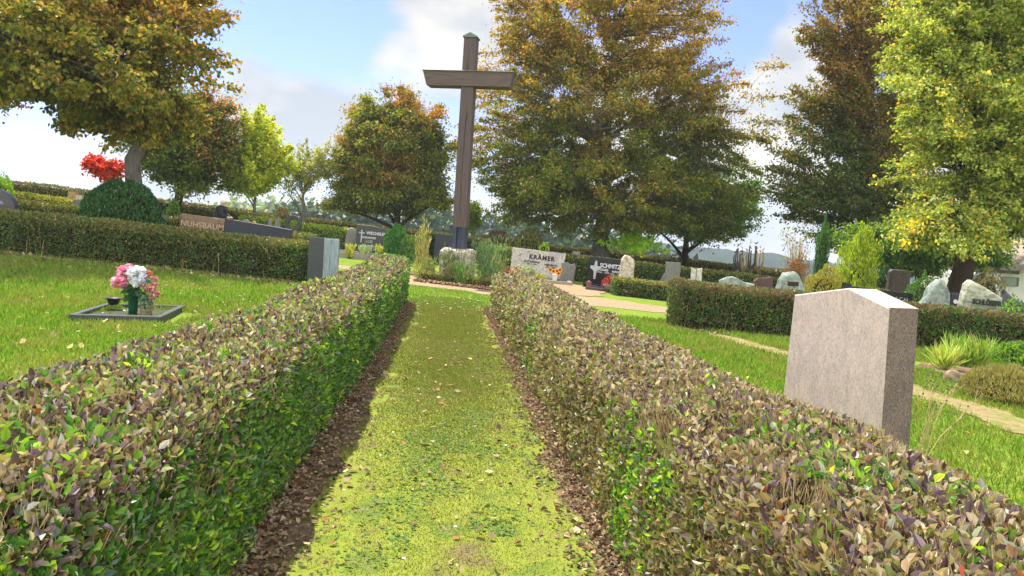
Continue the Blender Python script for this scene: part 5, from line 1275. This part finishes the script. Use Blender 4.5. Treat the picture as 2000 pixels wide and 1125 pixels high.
for (px, py), D, r_, pl in [((290, 534), VD + .05, .05, [(1, (224, 110, 110)), (1, (236, 140, 134))]), ((300, 545), VD, .055, P_RO), ((302, 557), VD - .05, .055, P_RO), ((293, 566), VD - .14, .078, P_RO), ((305, 575), VD - .1, .065, P_RO), ((280, 559), VD - .12, .045, P_RO), ((284, 546), VD, .04, [(3, (180, 150, 156)), (1, (200, 180, 180))]), ((298, 583), VD - .1, .045, P_RO)]:
    c = rel(px, py, D, o1); bloom('bloom', bq, c, r_, pl, 5, 9); b.tube([(0, 0, -.1), (c[0] * .3, c[1] * .3, c[2] * .4), (c[0], c[1], c[2] - r_ * .3)], [.004, .003, .003], 5)
b.build('stems', noisy('rose_stem', [(56, 76, 40), (84, 96, 56)], 10, .7), bq, True)
c = rel(290, 550, VD - .12, o1); o = bloom('berry_bud', bq, c, .035, [(1, (84, 104, 124))], 4, 7)
n = 40; P = RNG.normal(0, .045, (n, 3)) + np.array([-.01, -.03, .03]); A = rdir(n) + np.array([0, -.3, -.2]); V, Fs, k = leafgeo(P, A, rdir(n) + np.array([0, -.6, .6]), .07, .045, .15, True, .2)
npmesh('leaves', V, Fs, M_LEAF, bq, np.repeat(pick([(3, (96, 128, 104)), (2, (130, 170, 150)), (2, (60, 90, 56))], n), k, 0))
q = W(221, 605, 10.75); r = thing('metal_bowl', 'small dark bowl with a wide rim on the left side of the kerb frame', 'bowl', (q.x, 10.75, Tz(q.x, 10.75) + .1), 0)
b = MB(); b.lathe([(.0, 0), (.06, 0), (.075, .03), (.09, .075), (.135, .088), (.137, .094), (.088, .085), (.07, .03), (0, .02)], n=28); b.build('bowl', noisy('dark_metal', [(26, 28, 32), (40, 42, 46)], 8, .4), r, True)

# ================================================================== PERSON
PD = 28.0
pp = W(426, 410, PD); pz = Tz(pp.x, PD); ph = W(432, 391, PD).z - pz
per = thing('person', 'white haired person in a dark jacket bending forward behind the brown granite stone', 'person', (pp.x, PD, pz), 0)
def skin(name, verts, edges, rad, mat, parent, root=0, sub=2):
    me = bpy.data.meshes.new(name); me.from_pydata(verts, edges, []); me.materials.append(mat)
    o = bpy.data.objects.new(name, me); link(o, parent)
    sk = o.modifiers.new('skin', 'SKIN'); sk.use_smooth_shade = True
    if not len(me.skin_vertices): return o
    for i, r_ in enumerate(rad): me.skin_vertices[0].data[i].radius = (r_, r_) if not hasattr(r_, '__len__') else r_
    me.skin_vertices[0].data[root].use_root = True
    s = o.modifiers.new('sub', 'SUBSURF'); s.levels = sub; s.render_levels = sub
    # bake the surface into a plain mesh
    dg = bpy.context.evaluated_depsgraph_get(); me2 = bpy.data.meshes.new_from_object(o.evaluated_get(dg)); o.modifiers.clear(); o.data = me2; me2.name = name
    return o
M_SKIN = noisy('skin', [(196, 150, 128), (210, 166, 142)], 8, .6)
M_JACK = noisy('dark_jacket', [(22, 26, 36), (36, 40, 52)], 8, .8, bump=.3)
M_TROU = noisy('grey_trousers', [(50, 50, 54), (64, 64, 68)], 8, .9)
M_HAIR = noisy('white_hair', [(196, 186, 172), (226, 220, 210)], 20, .8)
s = ph / 1.56
JV = [(0, 0, .86), (.02, 0, 1.02), (.07, 0, 1.20), (.12, 0, 1.33), (.17, 0, 1.40), (.20, 0, 1.46), (.215, 0, 1.53),
      (.12, -.18, 1.31), (.20, -.22, 1.07), (.40, -.16, .98), (.48, -.13, .97), (.12, .18, 1.31), (.20, .22, 1.07), (.40, .12, .98), (.48, .10, .97),
      (0, -.09, .82), (.03, -.10, .46), (-.02, -.10, .07), (.12, -.10, .03), (0, .09, .82), (.03, .10, .46), (-.02, .10, .07), (.12, .10, .03)]
JE = [(0, 1), (1, 2), (2, 3), (3, 4), (4, 5), (5, 6), (3, 7), (7, 8), (8, 9), (9, 10), (3, 11), (11, 12), (12, 13), (13, 14), (0, 15), (15, 16), (16, 17), (17, 18), (0, 19), (19, 20), (20, 21), (21, 22)]
JR = [.15, .14, .15, .12, .065, .085, .085, .07, .05, .036, .03, .07, .05, .036, .03, .09, .065, .045, .04, .09, .065, .045, .04]
sv = lambda L: [(a * s, b_ * s, c_ * s) for a, b_, c_ in L]
skin('body', sv(JV), JE, [r_ * s for r_ in JR], M_SKIN, per)
skin('jacket', sv(JV[:4] + [(.155, 0, 1.385)] + JV[7:10] + JV[11:14]), [(0, 1), (1, 2), (2, 3), (3, 4), (3, 5), (5, 6), (6, 7), (3, 8), (8, 9), (9, 10)], [r_ * s for r_ in (.185, .175, .18, .15, .085, .095, .075, .05, .095, .075, .05)], M_JACK, per)
skin('trousers', sv([JV[0], JV[15], JV[16], (-.02, -.10, .10), JV[19], JV[20], (-.02, .10, .10)]), [(0, 1), (1, 2), (2, 3), (0, 4), (4, 5), (5, 6)], [r_ * s for r_ in (.165, .11, .085, .07, .11, .085, .07)], M_TROU, per)
b = MB(); hc_ = Vector((.195, 0, 1.50)) * s; V = []; Fs = []; n, m = 18, 10
for i in range(m + 1):
    a = math.pi * .62 * i / m
    for k in range(n):
        t = 2 * math.pi * k / n; rr_ = .112 * s * (1 + .06 * math.sin(5 * t + i)); V.append(hc_ + Vector((rr_ * math.sin(a) * math.cos(t) - .015, rr_ * math.sin(a) * math.sin(t), rr_ * 1.05 * math.cos(a) + .01)))
for i in range(m):
    for k in range(n): Fs.append((i * n + k, (i + 1) * n + k, (i + 1) * n + (k + 1) % n, i * n + (k + 1) % n))
M_ = Matrix.Translation(hc_) @ Matrix.Rotation(math.radians(-28), 4, 'Y') @ Matrix.Translation(-hc_)
b.add([M_ @ v_ for v_ in V], Fs); b.build('hair', M_HAIR, per, True)
b = MB(); b.box(.0, 0, 0, .03, .035, .03, .01, Matrix.Translation(Vector((.305, 0, 1.50)) * s)); b.build('nose', M_SKIN, per, True)

# ================================================================== LANTERNS, BOWLS, SMALL THINGS
M_GLASSR = noisy('red_glass', [(120, 20, 22), (160, 40, 36)], 6, .15, spec=.7)
M_METALD = noisy('lantern_metal', [(90, 94, 96), (140, 146, 148)], 6, .35, metal=.6)
M_GLASSW = noisy('frosted_glass', [(168, 178, 180), (200, 208, 208)], 8, .2, spec=.6)
def lantern(label, px, py, D, w, h, mglass=M_GLASSR, mbody=M_METALD, z=None, name='grave_lantern'):
    q = W(px, py, D); z0 = Tz(q.x, D) if z is None else z
    r = thing(name, label, 'lantern', (q.x, D, z0), .2, 'grave lanterns')
    b = MB(); b.box(0, 0, h * .04, w, w, h * .08, .005); b.build('base', mbody, r)
    b = MB(); b.box(0, 0, h * .42, w * .74, w * .74, h * .64, .006); b.build('glass', mglass, r)
    b = MB()
    for i in (-1, 1):
        for j in (-1, 1): b.box(i * w * .42, j * w * .42, h * .42, w * .1, w * .1, h * .67, 0)
    b.build('frame', mbody, r)
    b = MB(); b.lathe([(w * .66, h * .76), (w * .6, h * .79), (w * .3, h * .9), (w * .12, h * .93), (w * .1, h), (0, h)], n=4); o = b.build('roof', mbody, r); o.rotation_euler = (0, 0, math.pi / 4)
    return r
lantern('tall frosted silver lantern right of the round evergreen bush', 303, 420, 20.2, .26, 1.28, M_GLASSW)
lantern('smaller green glass lantern right of the tall frosted one', 319, 420, 20.6, .18, 1.16, noisy('green_glass', [(70, 96, 90), (100, 126, 118)], 6, .2))
lantern('small red grave lantern before the WECHSLER stone', 719, 508, 28.9, .16, .42, z=Tz(-5.6, 28.9) + .08)
q = W(1068, 546, 26.1); 
lantern('small white candle lantern beside the sunflowers', 1083, 545, 26.0, .15, .30, noisy('white_candle', [(200, 190, 180), (220, 214, 206)], 8, .4), noisy('white_metal', [(190, 190, 190), (210, 210, 210)], 8, .4), z=Tz(1.5, 26) + .08)
lantern('reddish round grave light on the SCHMITZ kerb', 1150, 556, 24.6, .14, .24, noisy('rosy_glass', [(130, 70, 64), (160, 96, 86)], 8, .3), noisy('rosy_metal', [(110, 80, 76), (140, 104, 98)], 8, .4), z=Tz(2.6, 24.6) + .08)
# sunflowers
q = W(1083, 540, 26.15); zb = Tz(q.x, 26.15) + .06
r = thing('sunflower_bunch', 'bunch of orange yellow sunflowers before the KRÄMER stone', 'bouquet', (q.x, 26.15, zb), 0)
b = MB()
for (px, py) in ((1075, 527), (1081, 530), (1088, 529), (1094, 527), (1091, 534)):
    c = rel(px, py, 26.0, (q.x, 26.15, zb)); h_ = thing; k = 12
    P = np.tile(np.array(c), (k * 2, 1)); an = np.arange(k * 2) * math.pi / k; A = np.stack([np.cos(an), -.3 + 0 * an, np.sin(an)], 1)
    V, Fs, kk = leafgeo(P, A, np.tile([0, -1.0, 0], (k * 2, 1)), .085, .035, 0, True); o = npmesh('bloom', V, Fs, M_PETAL, r, np.repeat(pick([(3, (236, 168, 30)), (2, (226, 140, 24))], k * 2), kk, 0))
    d_ = MB(); d_.lathe([(0, 0), (.035, 0), (.032, .015), (0, .02)], n=12); e = d_.build('seed_disc', M_BARKD, o, True); e.rotation_euler = (math.pi / 2, 0, 0); e.location = (c[0], c[1] - .005, c[2])
    b.tube([(0, 0, -.02), (c[0] * .6, c[1] * .3, c[2] * .6), (c[0], c[1] + .03, c[2])], [.008, .007, .006], 5)
b.lathe([(0, -.02), (.06, -.02), (.07, .14), (.06, .14), (0, .0)], n=14); b.build('pot', noisy('white_pot', [(180, 170, 160), (206, 200, 190)], 8, .5), r, True)
def planting(label, px, py, D, wpx, hpx, pal, z=0.0, n=300, leaf=.08):
    return shrub('grave_flowers', label, 'flowers', px, py, D, wpx, hpx, pal, n, leaf, 'dome', 4, group='flowers planted on graves', aspect=.5, core=False, shell=.8, hm=hpx / F * D, wm=wpx / F * D)
planting('white and red flowers at the left of the marble stone', 1008, 545, 26.6, 26, 24, [(3, (216, 206, 190)), (2, (190, 60, 56)), (2, (120, 140, 90))])
planting('silvery spiky plant in front of the marble stone', 1030, 548, 26.3, 30, 22, [(3, (150, 158, 128)), (2, (176, 176, 150))], n=260, leaf=.16)
planting('yellow flowers before the marble stone', 1053, 546, 26.2, 30, 14, [(3, (200, 190, 60)), (2, (130, 150, 60))])
planting('red heather in the grave bowl before the SCHMITZ stone', 1190, 552, 24.4, 26, 28, [(3, (190, 70, 66)), (2, (160, 50, 50)), (1, (210, 110, 96))], n=500, leaf=.10)
q = W(1190, 556, 24.3); r = thing('planter_bowl', 'round grey grave bowl holding the red heather', 'planter', (q.x, 24.3, Tz(q.x, 24.3) + .1)); b = MB(); b.lathe([(0, 0), (.15, 0), (.2, .12), (.21, .16), (.17, .16), (0, .12)], n=20); b.build('bowl', S_GREY, r, True)
planting('red flowers left of the dark granite stone on the cross bed', 992, 540, 27.5, 14, 18, [(3, (180, 60, 50)), (2, (120, 130, 60))], n=160)
# bird dish
# ================================================================== HOUSE, TARP
HD = 27.0
M_WALLW = noisy('white_render', [(206, 206, 200), (226, 226, 222)], 3, .9, bump=.2)
M_ROOF = noisy('weathered_shingles', [(104, 92, 78), (146, 132, 112), (120, 108, 92)], 5, .9, 8, .6, 12, (4, 1, 1))
M_WIN = noisy('window_glass', [(110, 124, 122), (140, 152, 148)], 2, .1, spec=.8)
M_WFR = noisy('window_frame', [(120, 120, 112), (140, 140, 132)], 5, .5)
M_WOODD = noisy('dark_wood', [(60, 44, 34), (84, 64, 50)], 5, .8)
a = W(1945, 545, HD); hz = Tz(a.x, HD); wl = 7.0; wh = W(1960, 541, HD).z - hz
hs_ = thing('cemetery_chapel', 'white low building with grey shingled gable roof at the right edge', 'building', (a.x, HD, hz), 0)
b = MB(); b.add([Vector(v_) for v_ in [(0, 0, -.2), (wl, 0, -.2), (wl, 0, wh), (wl / 2 + .2, 0, wh + 1.9), (0, 0, wh), (0, 5, -.2), (wl, 5, -.2), (wl, 5, wh), (wl / 2 + .2, 5, wh + 1.9), (0, 5, wh)]],
      [(0, 1, 2, 3, 4), (9, 8, 7, 6, 5), (0, 4, 9, 5), (1, 6, 7, 2), (4, 3, 8, 9), (3, 2, 7, 8)]); b.build('wall', M_WALLW, hs_)
b = MB(); sl = 1.9 / (wl / 2 + .2)
for sgn in (0, 1):
    e0 = (.22, wh + .22 * sl) if not sgn else (wl - .22, wh + .22 * sl); r0 = (wl / 2 + .2, wh + 1.9)
    x0_, z0_ = e0; dx, dz = r0[0] - x0_, r0[1] - z0_
    V = []
    for t_ in (0, 1):
        for yy in (-.9, 5.6):
            for k in (.02, .14): V.append(Vector((x0_ + dx * t_, yy, z0_ + dz * t_ + k)))
    b.add(V, [(0, 1, 3, 2), (4, 6, 7, 5), (1, 5, 7, 3), (0, 2, 6, 4), (0, 4, 5, 1), (2, 3, 7, 6)])
b.build('roof', M_ROOF, hs_)
b = MB(); b.box(wl / 2 + .2, -.86, wh + .2, wl - .9, .08, .16, .01); b.build('eaves_beam', M_WOODD, hs_)
wx = W(1972, 549, HD).x - a.x; wz = W(1972, 550, HD).z - hz
b = MB(); 
for (cx_, cz_, sx_, sz_) in ((0, .15, .62, .04), (0, -.15, .62, .04), (-.29, 0, .04, .26), (.29, 0, .04, .26)): b.box(wx + cx_, -.02, wz + cz_, sx_, .06, sz_, 0)
wf = b.build('window', M_WFR, hs_); b = MB(); b.box(wx, -.006, wz, .54, .03, .26, 0); b.build('pane', M_WIN, wf)
q = W(1907, 551, 31); r = thing('tarpaulin_stack', 'blue tarpaulin covered stack far behind on the right', 'tarpaulin', (q.x, 31, Tz(q.x, 31)), 0)
ht = W(1907, 538, 31).z - Tz(q.x, 31)
b = MB(); slab(b, [(-.5, 0), (.5, 0), (.46, .7), (.2, .96), (-.1, 1), (-.42, .75)], 1.25, ht, 1.2, .06, seed=3); b.build('tarpaulin', noisy('blue_tarpaulin', [(40, 84, 160), (70, 116, 190)], 4, .5), r, True)
